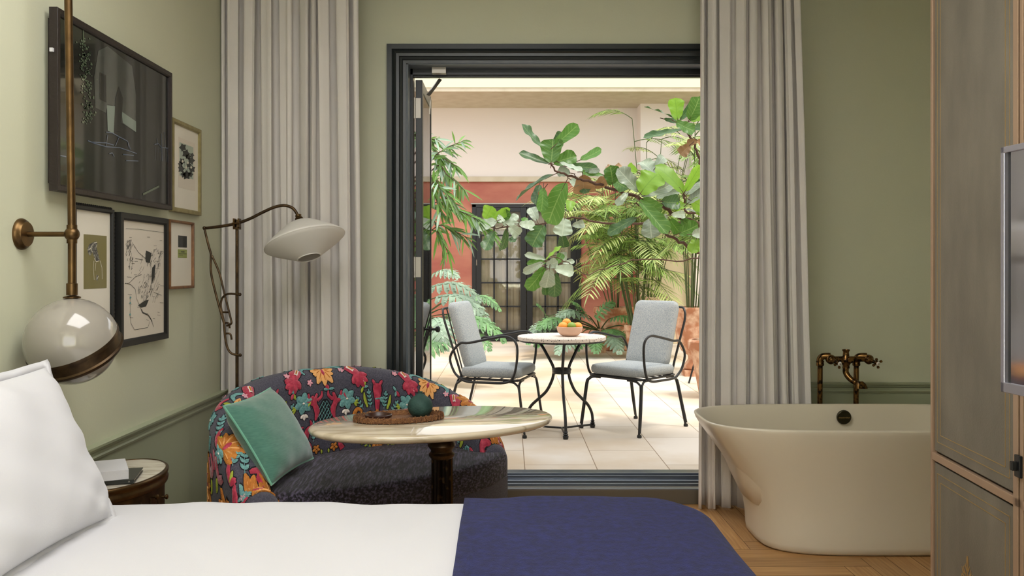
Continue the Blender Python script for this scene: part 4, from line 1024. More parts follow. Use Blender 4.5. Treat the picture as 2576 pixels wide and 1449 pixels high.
for x,y,nm in ((405,300,'H'),(978,300,'C')):
    hx=Q(x,y); hub=Vector((hx.x-.004,yb-.07,hx.z)); s_=Vector((hx.x-.028,yb,zc))
    ax=(hub-s_).normalized(); q0=Vector((0,0,1)).rotation_difference(ax).to_matrix()
    put('valve_body',MB().lathe([(.022,-.012),(.027,0),(.027,.016),(.022,.024),(.014,.03),(.009,.055),(.009,(hub-s_).length)],24,s_,rot=q0),'oldbrass',t)
    mb=MB(); a0=.6 if nm=='H' else .75
    for k in range(4):
        a=a0+PI/2*k; d=q0@Vector((cos(a),sin(a),0)); mb.tube([hub,hub+d*.016,hub+d*.022,hub+d*.030,hub+d*.033],[.004,.004,.0075,.0075,.003],10)
    mb.lathe([(.012,-.006),(.012,.004),(.010,.006)],20,hub,rot=q0)
    cr=put('cross_handle',mb,'oldbrass',t)
    bt=put('porcelain_button',MB().lathe([(.0118,0),(.0118,.003),(.009,.005),(.001,.0055)],24,hub+ax*.006,rot=q0),'porcelain',cr)
    zx=Vector((1,0,0)); yv=ax.cross(zx).normalized()*1; 
    if yv.z<0: yv=-yv
    xv=yv.cross(ax); mw=Matrix(((xv.x,yv.x,ax.x,0),(xv.y,yv.y,ax.y,0),(xv.z,yv.z,ax.z,0),(0,0,0,1))); mw=Matrix.Translation(hub+ax*.0122)@mw
    tx_t=nm; cu=bpy.data.curves.new('c','FONT'); cu.body=nm; cu.size=.011; cu.align_x='CENTER'; cu.align_y='CENTER'; cu.extrude=.0004
    ob=bpy.data.objects.new('tmp',cu); COL.objects.link(ob); me=bpy.data.meshes.new_from_object(ob.evaluated_get(bpy.context.evaluated_depsgraph_get())); bpy.data.objects.remove(ob)
    m=MB(); m.v=[mw@v.co for v in me.vertices]; m.f=[list(p.vertices) for p in me.polygons]; m.m=[0]*len(m.f)
    m.v=[v for v in m.v]; 
    for v in m.v: pass
    o=put('letter',m,'brass',cr,smooth=False)

# ---------------- wardrobe and television ----------------
Yf=3.0; Yn=2.382; Xf_=P(2345,0,Yf).x; Xn=P(2566,0,Yn).x
dirv=Vector((Xn-Xf_,Yn-Yf,0)); WLn=dirv.length; ex=dirv.normalized(); nz=Vector((ex.y,-ex.x,0))   # outward normal to the room (toward -X)
if nz.x>0: nz=-nz
t=thing('wardrobe',(Xf_+.3,Yf-.3,0),'tall wardrobe with taupe leather panels in bronze frames, at the right edge','wardrobe')
def Wd(u,z,o=0): return Vector((Xf_,Yf,0))+ex*u+nz*o+Vector((0,0,z))
def zf(y,u):  # height for a pixel row at distance u along the face
    Y=(Wd(u,0)).y; return CH-(y-CY)*Y/F
ztop=3.0; e_=.028
def wslab(mb,u0,u1,z0,z1,o0,o1,mi=0):
    v=[Wd(u0,z0,o0),Wd(u1,z0,o0),Wd(u1,z0,o1),Wd(u0,z0,o1),Wd(u0,z1,o0),Wd(u1,z1,o0),Wd(u1,z1,o1),Wd(u0,z1,o1)]
    mb.add(v,[(0,3,2,1),(4,5,6,7),(0,1,5,4),(1,2,6,5),(2,3,7,6),(3,0,4,7)],mi)
mb=MB(); wslab(mb,0,WLn+1.0,.0,ztop,-.62,-.012); put('carcass',mb,'frame_dark',t,smooth=False)
zr0=zf(1153,0)+.0; zr1=zf(1135,0)
def door(u0,u1,orn=True):
    mb=MB(); wslab(mb,u0,u0+e_*.55,.02,ztop,-.012,.006); wslab(mb,u1-e_,u1,.02,ztop,-.012,.006); wslab(mb,u0,u1,zr0,zr1,-.012,.006); wslab(mb,u0,u1,.02,.05,-.012,.006); wslab(mb,u0,u1,ztop-.03,ztop,-.012,.006)
    dr=put('door',mb,'bronze_strip',t,smooth=False,bevel=.0015)
    for z0,z1 in ((.05,zr0),(zr1,ztop-.03)):
        mb=MB(); wslab(mb,u0+e_*.55+.008,u1-e_-.004,z0+.008,z1-.008,-.011,.0); put('leather_panel',mb,'leather',dr,smooth=False,bevel=.002)
        mb=MB()
        for d in (.030,.056):
            a0,a1=u0+e_*.55+d,u1-e_-d; b0,b1=z0+d+.01,z1-d-.01; q=.0008
            if d==.030: a0-=.0
            wslab(mb,a0,a0+.0022,b0,b1,0,q); wslab(mb,a1-.0022,a1,b0,b1,0,q); wslab(mb,a0,a1,b0,b0+.0022,0,q); wslab(mb,a0,a1,b1-.0022,b1,0,q)
        put('tooled_border',mb,'gold',dr,smooth=False)
    return dr
dr=door(0,WLn)
# gold floral ornament low on the lower panel
mb=MB(); um=WLn*.46; Ym=Wd(um,0).y; zc0=CH-(1468-CY)*Ym/F
def orn(pts,wd): 
    pts=cat([Vector((a,b,0)) for a,b in pts],4); n=len(pts)
    for i in range(n-1):
        a,b=pts[i],pts[i+1]; d=(b-a); 
        if d.length<1e-6: continue
        d.normalize(); m=Vector((-d.y,d.x,0)); w0=wd*(.35+sin(PI*i/(n-1))); w1=wd*(.35+sin(PI*(i+1)/(n-1)))
        q=[a+m*w0,b+m*w1,b-m*w1,a-m*w0]; mb.add([Wd(um+p.x,zc0+p.y,.0009) for p in q],[(0,1,2,3)])
S_=.9
for sx in (-1,1):
    for pts in ([(0,0),(.02,.015),(.035,.005),(.03,-.012)],[(0,.01),(.018,.03),(.03,.045),(.022,.055)],[(.01,.03),(.035,.03),(.045,.045)],[(0,-.01),(.02,-.03),(.035,-.02),(.03,-.005)],[(0,.035),(.010,.05),(.018,.065)],[(0,-.03),(.015,-.05),(.03,-.045)],[(0,.0),(.04,.02),(.05,.0)]):
        orn([(sx*a*S_,b*S_) for a,b in pts],.0028)
orn([(0,-.06),(0,0),(0,.03),(0,.075)],.0035); orn([(-.008,.055),(0,.085),(.008,.055)],.003)
put('gold_ornament',mb,'gold',dr,smooth=False)
door(WLn+.012,WLn+1.0)
mb=MB(); zz=CH-(1170-CY)*Yn/F; wslab(mb,WLn+.0,WLn+.03,zz-.03,zz+.03,.0065,.016); wslab(mb,WLn+.004,WLn+.02,zz-.012,zz+.012,.016,.03); put('latch',mb,'black_iron',t,smooth=False,bevel=.002)
# television on a bracket in front of the wardrobe
TY=1.9; tX=P(2521,0,TY).x; tz0=CH-(985-CY)*TY/F; tz1=CH-(371-CY)*TY/F
td=Vector((.075,-1,0)).normalized(); tn=Vector((-1,-.075,0)).normalized()
def Tv(u,z,o): return Vector((tX,TY,0))+td*u+tn*o+Vector((0,0,z))
def tslab(mb,u0,u1,z0,z1,o0,o1,mi=0):
    v=[Tv(u0,z0,o0),Tv(u1,z0,o0),Tv(u1,z0,o1),Tv(u0,z0,o1),Tv(u0,z1,o0),Tv(u1,z1,o0),Tv(u1,z1,o1),Tv(u0,z1,o1)]
    mb.add(v,[(0,3,2,1),(4,5,6,7),(0,1,5,4),(1,2,6,5),(2,3,7,6),(3,0,4,7)],mi)
t=thing('television',(tX+.05,TY-.5,tz0),'wall-mounted television with silver frame and shiny screen, in front of the wardrobe','television')
TWd=.93
mb=MB(); tslab(mb,0,TWd,tz0,tz0+.022,-.03,.004); tslab(mb,0,TWd,tz1-.014,tz1,-.03,.004); tslab(mb,0,.012,tz0,tz1,-.03,.004); tslab(mb,TWd-.012,TWd,tz0,tz1,-.03,.004); put('bezel',mb,pm('silver_bezel','#b9b6c0',.25,.7),t,smooth=False,bevel=.0015)
mb=MB(); tslab(mb,.006,TWd-.006,tz0+.01,tz1-.01,-.028,-.006); put('housing',mb,'darkmetal',t,smooth=False)
mb=MB(); tslab(mb,.028,TWd-.028,tz0+.022,tz1-.014,-.006,-.001); put('screen',mb,'screen',t,smooth=False)
mb=MB(); tslab(mb,.38,.55,1.22,1.48,-.145,-.028); put('wall_bracket',mb,'black_iron',t,smooth=False,bevel=.004)
# ---------------- courtyard bistro table ----------------
GZ=.1; bcx,bcy=.405,6.70
t=thing('bistro_table',(bcx,bcy,GZ),'round terrazzo-topped bistro table with curved black iron legs in the courtyard','table')
tz=.832
put('table_top',MB().lathe([(.325,-.030),(.337,-.026),(.338,-.004),(.334,0)],80,(bcx,bcy,tz)),'terrazzo',t)
put('under_rim',MB().lathe([(.325,-.040),(.328,-.030)],64,(bcx,bcy,tz)),'black_iron',t)
prof=[(.235,.795),(.21,.79),(.165,.745),(.11,.66),(.075,.60),(.068,.56),(.070,.53),(.085,.48),(.13,.40),(.20,.335),(.26,.28),(.295,.22),(.305,.17),(.305,.125)]
for az in (-88,34,152):
    a=math.radians(az); d=Vector((cos(a),sin(a),0)); s_=Vector((-sin(a),cos(a),0)); c=Vector((bcx,bcy,0))
    pts=cat([c+d*r+Vector((0,0,z)) for r,z in prof],5); mb=MB(); mb.tube(pts,.0115,10)
    mb.lathe([(.012,.125),(.02,.135),(.012,.145),(.018,.152),(.010,.16)],14,c+d*.305+Vector((0,0,.0))); mb.lathe([(.018,GZ),(.020,.112),(.022,.122),(.012,.13)],14,c+d*.305)
    mb.sphere(c+d*.235+Vector((0,0,.792)),.015,10)
    put('leg',mb,'black_iron',t)
mb=MB().tube([Vector((bcx+.066*cos(k*PI/12),bcy+.066*sin(k*PI/12),.575)) for k in range(24)],.006,6,closed=True)
mb.loft([[Vector((bcx+.066*cos(k*PI/12),bcy+.066*sin(k*PI/12),z)) for k in range(24)] for z in (.545,.585)],0,False,False); put('ring',mb,'black_iron',t,solid=.008)
mb=MB()
for az in (-88,34,152):
    a=math.radians(az); mb.tube([(bcx,bcy,.128),(bcx+.30*cos(a),bcy+.30*sin(a),.124)],.008,8)
put('base_star',mb,'black_iron',t)
bwx,bwy=P(1433,830,6.68).x,6.68
tag(put('fruit_bowl',MB().lathe([(.045,0),(.07,.01),(.092,.035),(.100,.066),(.101,.072),(.097,.073),(.088,.045),(.066,.016),(.001,.012)],44,(bwx,bwy,tz)),'terrazzo_bowl'),'peach stoneware bowl of fruit on the terrazzo table','bowl')
for i,(dx,dy,dz,r,g,lb) in enumerate(((-.052,-.030,.078,.037,0,'leftmost orange in the peach bowl, at its front rim'),(-.022,.022,.104,.034,0,'orange resting on top at the back of the bowl'),(.012,-.042,.080,.034,1,'green lime at the middle front of the bowl'),(.062,-.012,.078,.033,0,'orange at the right front rim of the bowl'),(.034,.030,.076,.029,0,'orange at the right back of the bowl'),(-.055,.03,.070,.028,1,'green lime at the left back of the bowl'))):
    tag(put('lime' if g else 'orange',MB().sphere((bwx+dx,bwy+dy,tz+dz),r,18,sq=(1,1,.88)),'citrus_green' if g else 'citrus',group='fruit in the bowl'),lb,'fruit')
# ---------------- metal armchairs ----------------
def make_chair(label):
    t=thing('garden_armchair',(0,0,0),label,'chair','cushioned iron armchairs in the courtyard')
    sz=.40; fw,bw=.25,.215; yf,yb=-.25,.24     # local: forward = -Y
    fr=[(-fw,yf,sz),(fw,yf,sz),(bw,yb,sz),(-bw,yb,sz)]
    def rl(pts,r): # rounded loop
        o=[]; n=len(pts)
        for i in range(n):
            p=Vector(pts[i]); a=Vector(pts[i-1]); b=Vector(pts[(i+1)%n]); da=(a-p).normalized()*r; db=(b-p).normalized()*r
            for k in range(6): f=k/5; o.append((p+da).lerp(p,f).lerp(p.lerp(p+db,f),f))
        return o
    mb=MB().tube(rl(fr,.05),.009,8,closed=True)
    for k in range(5): y=yf+.07+k*.09; w_=fw+(bw-fw)*(y-yf)/(yb-yf); mb.tube([(-w_,y,sz),(w_,y,sz)],.005,6)
    put('seat_frame',mb,'black_iron',t)
    for sx in (-1,1):
        for fy,by,foot in ((yf,1,(sx*.275,yf-.05)),(yb,-1,(sx*.24,yb+.09))):
            w_=fw if by==1 else bw; mb=MB()
            mid=Vector((sx*(w_+.004),fy-.004*by,.34)); ft=Vector((foot[0],foot[1],.012))
            mb.tube(cat([(sx*(w_-.12),fy,sz-.010),(sx*(w_-.05),fy,sz-.012),(sx*(w_-.012),fy,sz-.03),mid,mid.lerp(ft,.5),ft],5),.0085,8)
            mb.tube(cat([(sx*w_,fy+by*.12,sz-.010),(sx*w_,fy+by*.05,sz-.012),(sx*(w_+.008),fy+by*.015,sz-.03),mid+Vector((sx*.012,0,0)),mid.lerp(ft,.5)+Vector((sx*.012,0,0)),ft+Vector((sx*.008,0,.02))],5),.0085,8)
            mb.lathe([(.016,0),(.018,.01),(.014,.022)],12,(ft.x+sx*.003,ft.y,0)); put('leg',mb,'black_iron',t)
    # back hoop, raked
    def bk(x,z,o=0): return Vector((x,yb-.03+(z-.42)*.30+o,z))
    hp=[bk(-.20,.39),bk(-.205,.5),bk(-.225,.70),bk(-.235,.82),bk(-.215,.885),bk(-.16,.905),bk(.16,.905),bk(.215,.885),bk(.235,.82),bk(.225,.70),bk(.205,.5),bk(.20,.39)]
    put('back_hoop',MB().tube(cat(hp,5),.009,8),'black_iron',t)
    mb=MB()
    for x in (-.12,-.04,.04,.12): mb.tube([bk(x,.40,.01),bk(x,.905,.0)],.0055,6)
    put('back_rods',mb,'black_iron',t)
    for sx in (-1,1):
        x=sx*.275
        loop=[(sx*.265,.20,.41),(sx*.27,.245,.46),(x,.27,.56),(x,.20,.655),(x,.12,.665),(x,-.05,.70),(x,-.16,.715),(x,-.225,.685),(x,-.245,.62),(x,-.235,.50),(x,-.205,.415),(x,-.14,.385),(sx*.27,0,.382),(sx*.265,.14,.384)]
        put('armrest',MB().tube(cat(loop,5,True),.0095,8,closed=True),'black_iron',t)
    def rb(hx,hy,hz,rc,e,m4,crown=.01):
        rings=[]
        for dz,i in ((-hz,e),(-hz+e*.3,e*.3),(-hz+e,0),(hz-e,0),(hz-e*.3,e*.3),(hz,e),(hz+crown*.6,hx*.35),(hz+crown,hx*.8)):
            rings.append([m4@Vector(p) for p in rrect(0,0,hx-i,hy-i,max(.01,rc-i*.5),dz,6)])
        return MB().loft(rings,0)
    put('seat_cushion',rb(.245,.235,.035,.06,.024,Matrix.Translation((0,-.025,.448))),'weave',t,ang=70)
    m4=Matrix.Translation((0,yb-.03+.24*.30-.055,.705))@Matrix.Rotation(math.atan(.30)+0,4,'X').inverted()@Matrix.Rotation(PI/2,4,'X')
    put('back_cushion',rb(.20,.255,.036,.05,.026,m4),'weave',t,ang=70)
    return t
ch=make_chair('iron armchair with blue-grey woven cushions right of the bistro table, backrest toward the pots')
c2=dup(ch,'iron armchair with blue-grey woven cushions left of the bistro table, seen from its side')
ch.location=(.985,6.86,GZ); ch.rotation_euler=(0,0,math.radians(-46)); ch.scale=(1.02,1.02,1.04)
c2.location=(-.10,6.79,GZ); c2.rotation_euler=(0,0,math.radians(74)); c2.scale=(1.02,1.02,1.04)
t=thing('plant_stand',(2.13,9.5,GZ),'low black iron plant stand behind the tall tapered pot, one splayed leg showing','stand')
put('ring',MB().tube([(2.13+.11*cos(k*PI/12),9.5+.11*sin(k*PI/12),.34) for k in range(24)],.009,8,closed=True),'black_iron',t)
for az in (180,60,300):
    a=math.radians(az); put('leg',MB().tube([(2.13+.11*cos(a),9.5+.11*sin(a),.34),(2.13+.175*cos(a),9.5+.175*sin(a),GZ)],.010,8),'black_iron',t)

# ---------------- terracotta pots ----------------
def potmesh(name,px,base_y,Y,rt,rb_,h,label,mat='pot',style=0,soil=True,X=None):
    x=P(px,0,Y).x if X is None else X
    t=thing(name,(x,Y,GZ),label,'pot','clay pots in the courtyard')
    if style==0: prof=[(rb_,0),(rb_*1.02,.02*h),(rt*.93,h*.80),(rt*.95,h*.82),(rt*1.04,h*.84),(rt*1.06,h*.97),(rt*1.0,h),(rt*.88,h),(rt*.85,h*.9)]
    elif style==1: prof=[(rb_,0),(rb_*1.1,h*.03),(rt*.8,h*.3),(rt*.92,h*.6),(rt*.86,h*.78),(rt*.95,h*.84),(rt*1.05,h*.87),(rt*1.05,h*.96),(rt,h),(rt*.88,h),(rt*.84,h*.88)]
    elif style==2: # pedestal urn
        prof=[(rb_*.75,.07),(rb_*.95,.09),(rb_*.95,.12),(rb_*.6,.17),(rb_*.42,.20),(rb_*.5,.24),(rt*.6,h*.36),(rt*.9,h*.50),(rt*.98,h*.68),(rt*.93,h*.80),(rt*1.02,h*.84),(rt*1.05,h*.93),(rt*1.12,h*.96),(rt*1.12,h),(rt*.92,h),(rt*.88,h*.93)]
    else: prof=[(rb_,0),(rb_*1.2,h*.05),(rt*.98,h*.35),(rt,h*.6),(rt*.8,h*.82),(rt*.74,h*.88),(rt*.86,h*.93),(rt*.88,h),(rt*.7,h),(rt*.66,h*.9)]
    mb=MB().lathe(prof,48,(x,Y,GZ),flute=(28,.035) if style==2 else None)
    if style==2: mb.box((x-rb_,Y-rb_,GZ),(x+rb_,Y+rb_,GZ+.07))
    put('pot_body',mb,mat,t)
    if soil: put('soil',MB().disc((x,Y,GZ+h*.9),(rt*.84,0,0),(0,rt*.84,0),28),'soil',t)
    return Vector((x,Y,GZ+h*.9))
pA=potmesh('terracotta_pot',1545,0,13.4,.30,.22,.66,'wide banded terracotta pot behind the bistro table, against the red wall',style=1)
pB=potmesh('terracotta_pot',1509,0,13.0,.115,.085,.36,'small tapered terracotta pot directly right of the fruit bowl, in front of the banded pot')
pC=potmesh('terracotta_pot',1600,0,12.2,.16,.11,.46,'terracotta pot of slender green canes half hidden behind the right chair back')
pD=potmesh('clay_jar',1640,0,13.9,.30,.2,.80,'large pale rounded clay jar behind the right chair, by the cream wall','pot_pale',3)
pE=potmesh('terracotta_urn',1741,0,10.2,.20,.105,.80,'fluted terracotta urn on a square foot beside the right curtain',style=2)
pF=potmesh('terracotta_pot',1795,0,8.46,.235,.13,.56,'tall tapered terracotta pot nearest the right curtain, holding the fig tree')
pG=potmesh('terracotta_pot',0,0,9.6,.22,.16,.4,'terracotta pot at the left side of the courtyard under the lobed leaves',X=-1.35)
# ---------------- plants ----------------
def rnd(a,b): return R.uniform(a,b)
def strip_leaf(mb,base,d,up,L,W,droop,seg=4,mi=0,prof=None,fold=.15,uvw=False):
    # blade: base point, direction, approximate normal
    d=Vector(d).normalized(); up=Vector(up); side=d.cross(up); 
    if side.length<1e-4: side=d.orthogonal()
    side.normalize(); n=side.cross(d).normalized(); vs=[];uvs=[]
    for i in range(seg+1):
        f=i/seg; w_=W*(prof(f) if prof else sin(PI*min(1,f*.9+.08))**.8); 
        p=Vector(base)+d*(L*f)-Vector((0,0,1))*(droop*L*f*f)
        vs+= [p-side*w_/2+n*fold*w_,p,p+side*w_/2+n*fold*w_]; uvs+=[(-1,f),(0,f),(1,f)]
    fs=[]
    for i in range(seg): a=i*3; fs+=[(a,a+1,a+4,a+3),(a+1,a+2,a+5,a+4)]
    mb.add(vs,fs,mi,uvs)
def frond(mb,base,d,L,nl,ll,lw,droop,mi=0,stem=None,up=(0,0,1),tilt=.9,seg=3,arch=.5,start=.25):
    d=Vector(d).normalized(); pts=[]
    for i in range(9):
        f=i/8; pts.append(Vector(base)+d*(L*f)-Vector((0,0,1))*(arch*L*f*f))
    if stem is not None: stem.tube(pts,[.006*(1-.75*i/8)+.001 for i in range(9)],5)
    for k in range(nl):
        f=start+(1-start)*k/(nl-1); i=min(7,int(f*8)); p=pts[i].lerp(pts[i+1],f*8-i); t=(pts[i+1]-pts[i]).normalized()
        s_=t.cross(Vector(up)); s_= s_.normalized() if s_.length>1e-3 else Vector((1,0,0))
        l=ll*(.55+.6*sin(PI*min(1,(f-start)/(1-start)*.85+.1)))*rnd(.85,1.1)
        for sg in (-1,1):
            dd=(s_*sg*tilt+t*(1.1-tilt*.5)+Vector((0,0,rnd(-.15,.1)))).normalized(); strip_leaf(mb,p,dd,s_.cross(t)*-1,l,lw*rnd(.8,1.15),droop,seg,mi)
    strip_leaf(mb,pts[-1],pts[-1]-pts[-2],(0,0,1),ll*.8,lw,droop,seg,mi)
# bamboo palms: clumps of canes with arching fronds
def palm(base,n,hmin,hmax,spread,label,lean=(0,0),mi=('palm','palm2'),fl=.75,nfr=3,ll=.24,seed=1):
    global R; R=random.Random(seed)
    t=thing('potted_palm',tuple(base),label,'plant','slender bamboo palms in the courtyard')
    lf=MB(); st=MB()
    for k in range(n):
        a=rnd(0,2*PI); r=rnd(.2,1)*spread; h=rnd(hmin,hmax); top=Vector((base[0]+cos(a)*r+lean[0],base[1]+sin(a)*r*.6+lean[1],base[2]+h))
        b=Vector((base[0]+cos(a)*.06,base[1]+sin(a)*.06,base[2]-.03)); m=b.lerp(top,.5)+Vector((0,0,.08)); c=cat([b,m,top],6); st.tube(c,[.0085-.0003*i for i in range(len(c))],6)
        for j in range(nfr):
            aa=rnd(0,2*PI); el=rnd(.1,.9); pb=c[-1-min(j*2,8)]; frond(lf,pb,(cos(aa)*cos(el),sin(aa)*cos(el)*.7,sin(el)),fl*rnd(.7,1.1),rnd(13,18).__int__(),ll,.021,.22,R.choice((0,0,1)),st,arch=rnd(.35,.8),start=.22)
    for v in lf.v: v.y=min(v.y,14.2); v.z=max(v.z,.14)
    put('canes',st,'cane',t); put('fronds',lf,list(mi),t,smooth=False)
palm(pC,21,.9,2.1,.55,'bamboo palm with dense pale fronds rising behind the right chair',lean=(-.15,0),seed=21,nfr=4,fl=.8)
palm(pA,11,1.0,2.0,.5,'bamboo palm in the banded pot with fronds hanging over the far doors',lean=(-.2,-.3),seed=5,nfr=4,fl=.9,mi=('palm2','palm'))
palm(pE,13,.8,2.2,.38,'bamboo palm growing in the fluted urn beside the curtain',lean=(.05,0),seed=8,nfr=3,fl=.6,ll=.2)
palm(pD,13,1.6,3.0,.55,'tall bamboo palm in the pale jar reaching up against the pale wall',lean=(.15,-.4),seed=13,nfr=4,fl=.85)
# philodendrons with deeply cut leaves
def philo_leaf(lf,st,base,tip,W,up=(0,-.4,1),mi=0,n=8,crown=None,arch=.18):
    base=Vector(base); tip=Vector(tip); 
    if crown is not None: st.tube(cat([crown,Vector(crown).lerp(base,.6)+Vector((0,0,.12*(base-Vector(crown)).length)),base],5),[.010]*6+[.006]*5,5)
    L=(tip-base).length; d=(tip-base).normalized(); pts=[base+d*L*i/10+Vector((0,0,arch*L*sin(PI*i/10))) for i in range(11)]
    s0=d.cross(Vector(up)).normalized()
    for k in range(n):
        f=.02+.90*k/(n-1); i=min(9,int(f*10)); p=pts[i].lerp(pts[i+1],f*10-i); t=(pts[i+1]-pts[i]).normalized(); nn=s0.cross(t)
        l=W*.5*(sin(PI*(f*.80+.20))**.7)*rnd(.9,1.1)
        for sg in (-1,1):
            dd=(s0*sg+t*(.25+.7*f)-Vector((0,0,.2))).normalized()
            strip_leaf(lf,p-t*L*.01,dd,nn,l,L*.115,.18,4,mi,prof=lambda x:(1.0-.25*x if x<.75 else .81*(1-(x-.75)/.27)) ,fold=.06)
            if l>.1:
                for q in (.5,.72): strip_leaf(lf,p+dd*l*q,(dd+t*.9).normalized(),nn,l*.30,L*.05,.1,2,mi,prof=lambda x:1-x*.9)
    vs=[];uv=[]
    for i,p in enumerate(pts):
        w_=W*.17*(1-i/11)+.004; vs+=[p-s0*w_/2,p+Vector((0,0,-.004)),p+s0*w_/2]; uv+=[(-1,i/10),(0,i/10),(1,i/10)]
    lf.add(vs,[(i*3+j,i*3+j+1,i*3+j+4,i*3+j+3) for i in range(10) for j in (0,1)],mi,uv)
R=random.Random(31)
tl_=thing('philodendron',tuple(pG),'large philodendron with silvery deeply cut leaves at the left, behind the left chair','plant'); lf=MB(); st=MB(); cr=Vector(pG)
for (bx_,by_,Y0),(ex_,ey_,Y1),W,mi in (((1105,745,9.4),(1235,815,9.2),.42,1),((1088,720,9.6),(1215,760,9.5),.36,1),((1150,800,9.2),(1275,865,9.0),.34,0),((1100,800,9),(1120,885,8.7),.42,1),((1085,690,10),(1155,700,9.8),.3,1),((1190,745,9.9),(1262,785,9.8),.24,0),((1120,850,8.9),(1060,905,8.6),.36,0),((1180,840,9.1),(1235,885,8.9),.24,0),((1070,760,9.4),(990,800,9.2),.4,1),((1080,660,9.8),(1020,640,9.8),.36,0),((1090,830,9.1),(1050,870,9.0),.4,0),((1130,790,9.5),(1190,850,9.2),.3,0),((1050,740,9.5),(1035,830,9.0),.34,0),((1160,770,9.7),(1205,830,9.5),.3,1)):
    philo_leaf(lf,st,P(bx_,by_,Y0),P(ex_,ey_,Y1),W,mi=mi,crown=cr)
put('stems',st,'cane',tl_); put('leaves',lf,['philo','philo2'],tl_,smooth=False)
tl_=thing('philodendron',tuple(pB),'philodendron spreading behind the bistro table and fruit bowl','plant'); lf=MB(); st=MB(); cr=Vector(pB)
for (bx_,by_,Y0),(ex_,ey_,Y1),W,mi in (((1470,790,12.8),(1440,760,12.6),.40,0),((1480,800,12.9),(1400,800,12.5),.42,1),((1440,815,12.6),(1350,830,12.2),.42,0),((1400,820,12.6),(1330,850,12.2),.36,1),((1420,850,12.4),(1345,875,11.9),.36,0),((1450,860,12.2),(1400,893,11.8),.36,1),((1500,800,12.9),(1545,760,12.9),.34,0),((1520,830,12.7),(1575,870,12.3),.40,0),((1530,850,12.5),(1560,893,12.0),.36,1),((1480,840,12.5),(1450,885,12.1),.34,0),((1375,795,13.3),(1350,765,13.2),.26,0),((1540,800,12.8),(1600,815,12.6),.3,0),((1495,860,12.4),(1500,890,12),.3,0),((1590,830,12.6),(1620,880,12.3),.3,1),((1385,850,12.2),(1325,868,11.8),.28,0)):
    philo_leaf(lf,st,P(bx_,by_,Y0),P(ex_,ey_,Y1),W,mi=mi,crown=cr)
put('stems',st,'cane',tl_); put('leaves',lf,['philo','philo2'],tl_,smooth=False)
# arching lance-leaved shrub at the left
R=random.Random(17); wt=thing('lance_leaved_shrub',(-1.75,9.2,GZ),'arching shrub with narrow drooping leaves along the left side of the doorway','plant'); lf=MB(); st=MB()
root=Vector((-1.75,9.3,GZ))
for mid,tip,n in (((1075,420,9),(1165,355,8.8),14),((1075,400,9.1),(1150,420,8.8),16),((1085,430,9),(1170,480,8.7),16),((1080,520,9.1),(1215,560,8.9),18),((1085,500,9.2),(1240,590,9.2),16),((1075,560,9.2),(1130,640,9),14),((1070,450,9),(1110,540,8.8),16),((1060,380,9.3),(1100,350,9.2),12),((1040,480,9.3),(1010,420,9.3),12),((1080,470,8.9),(1135,500,8.7),14),((1048,600,9.4),(1040,700,9.2),16),((1047,380,9.3),(1043,330,9.2),10),((1085,580,9.1),(1180,600,9.0),12),((1046,460,9.2),(1042,560,9.2),14)):
    m=P(*mid); e=P(*tip); low=root.lerp(Vector((m.x,m.y,root.z)),.4); c=cat([root,low+Vector((0,0,(m.z-root.z)*.6)),m,m.lerp(e,.5)+Vector((0,0,.05)),e],6); st.tube(c,[max(.002,.010-.0003*i) for i in range(len(c))],5)
    for k in range(n):
        f=.5+.5*k/n; i=min(len(c)-2,int(f*(len(c)-1))); p=c[i]; tt=(c[i+1]-c[i]).normalized()
        for _ in range(2):
            dd=(tt*.8+Vector((rnd(-.9,.9),rnd(-.6,.6),rnd(-.9,.4)))).normalized(); strip_leaf(lf,p,dd,(rnd(-.4,.4),-1,rnd(.2,1)),rnd(.12,.23),rnd(.018,.032),rnd(.1,.4),4,R.choice((0,0,0,1)))
put('stems',st,'bark',wt); put('leaves',lf,['willow','philo2'],wt,smooth=False)
# ---------------- fiddle-leaf fig ----------------
R=random.Random(77)
ft=thing('fiddle_leaf_fig',tuple(pF),'fiddle-leaf fig tree with big leaves reaching in from the right across the doorway','tree')
br=MB(); lf=MB()
trunk=[Vector(pF)-Vector((0,0,.05)),Vector((1.99,8.4,1.2)),Vector((2.02,8.3,1.9)),Vector((1.98,8.2,2.4)),Vector((1.90,8.15,2.9))]
tc_=cat(trunk,6); br.tube(tc_,[.045-.0008*i for i in range(len(tc_))],10)
def bran(pts,r0=.02,r1=.006):
    c=cat([P(*p) if len(p)==3 and p[0]>50 else Vector(p) for p in pts],5)
    for i in range(1,len(c)-1): c[i]=c[i]+Vector((rnd(-.008,.008),rnd(-.008,.008),rnd(-.012,.012)))
    br.tube(c,[r0+(r1-r0)*i/(len(c)-1) for i in range(len(c))],7)
bran([(2.02,8.3,1.9),(1790,590,8.2),(1755,565,8.1),(1700,540,8),(1655,512,8),(1600,495,7.95),(1550,478,7.9),(1515,465,7.85)],.024,.014)
bran([(1515,465,7.85),(1470,452,7.8),(1430,442,7.75),(1400,432,7.75),(1385,410,7.7)],.014,.007)
bran([(2.02,8.3,1.6),(1780,640,8.2),(1720,612,8.1),(1675,590,8.05),(1660,560,8)],.020,.010)
bran([(1660,560,8),(1625,530,7.9),(1600,510,7.9)],.012,.006)
bran([(1.98,8.2,2.4),(1775,450,8.1),(1762,410,8.1),(1750,370,8.1),(1735,340,8.05),(1722,318,8.0)],.018,.008)
bran([(1.99,8.35,1.9),(1730,535,8.3),(1722,500,8.2),(1718,485,8.1)],.014,.007)
bran([(2.0,8.4,1.5),(1720,655,9.2),(1620,650,9.4),(1540,670,9.3),(1470,690,9.2),(1430,660,9.2),(1385,645,9.2)],.008,.004)
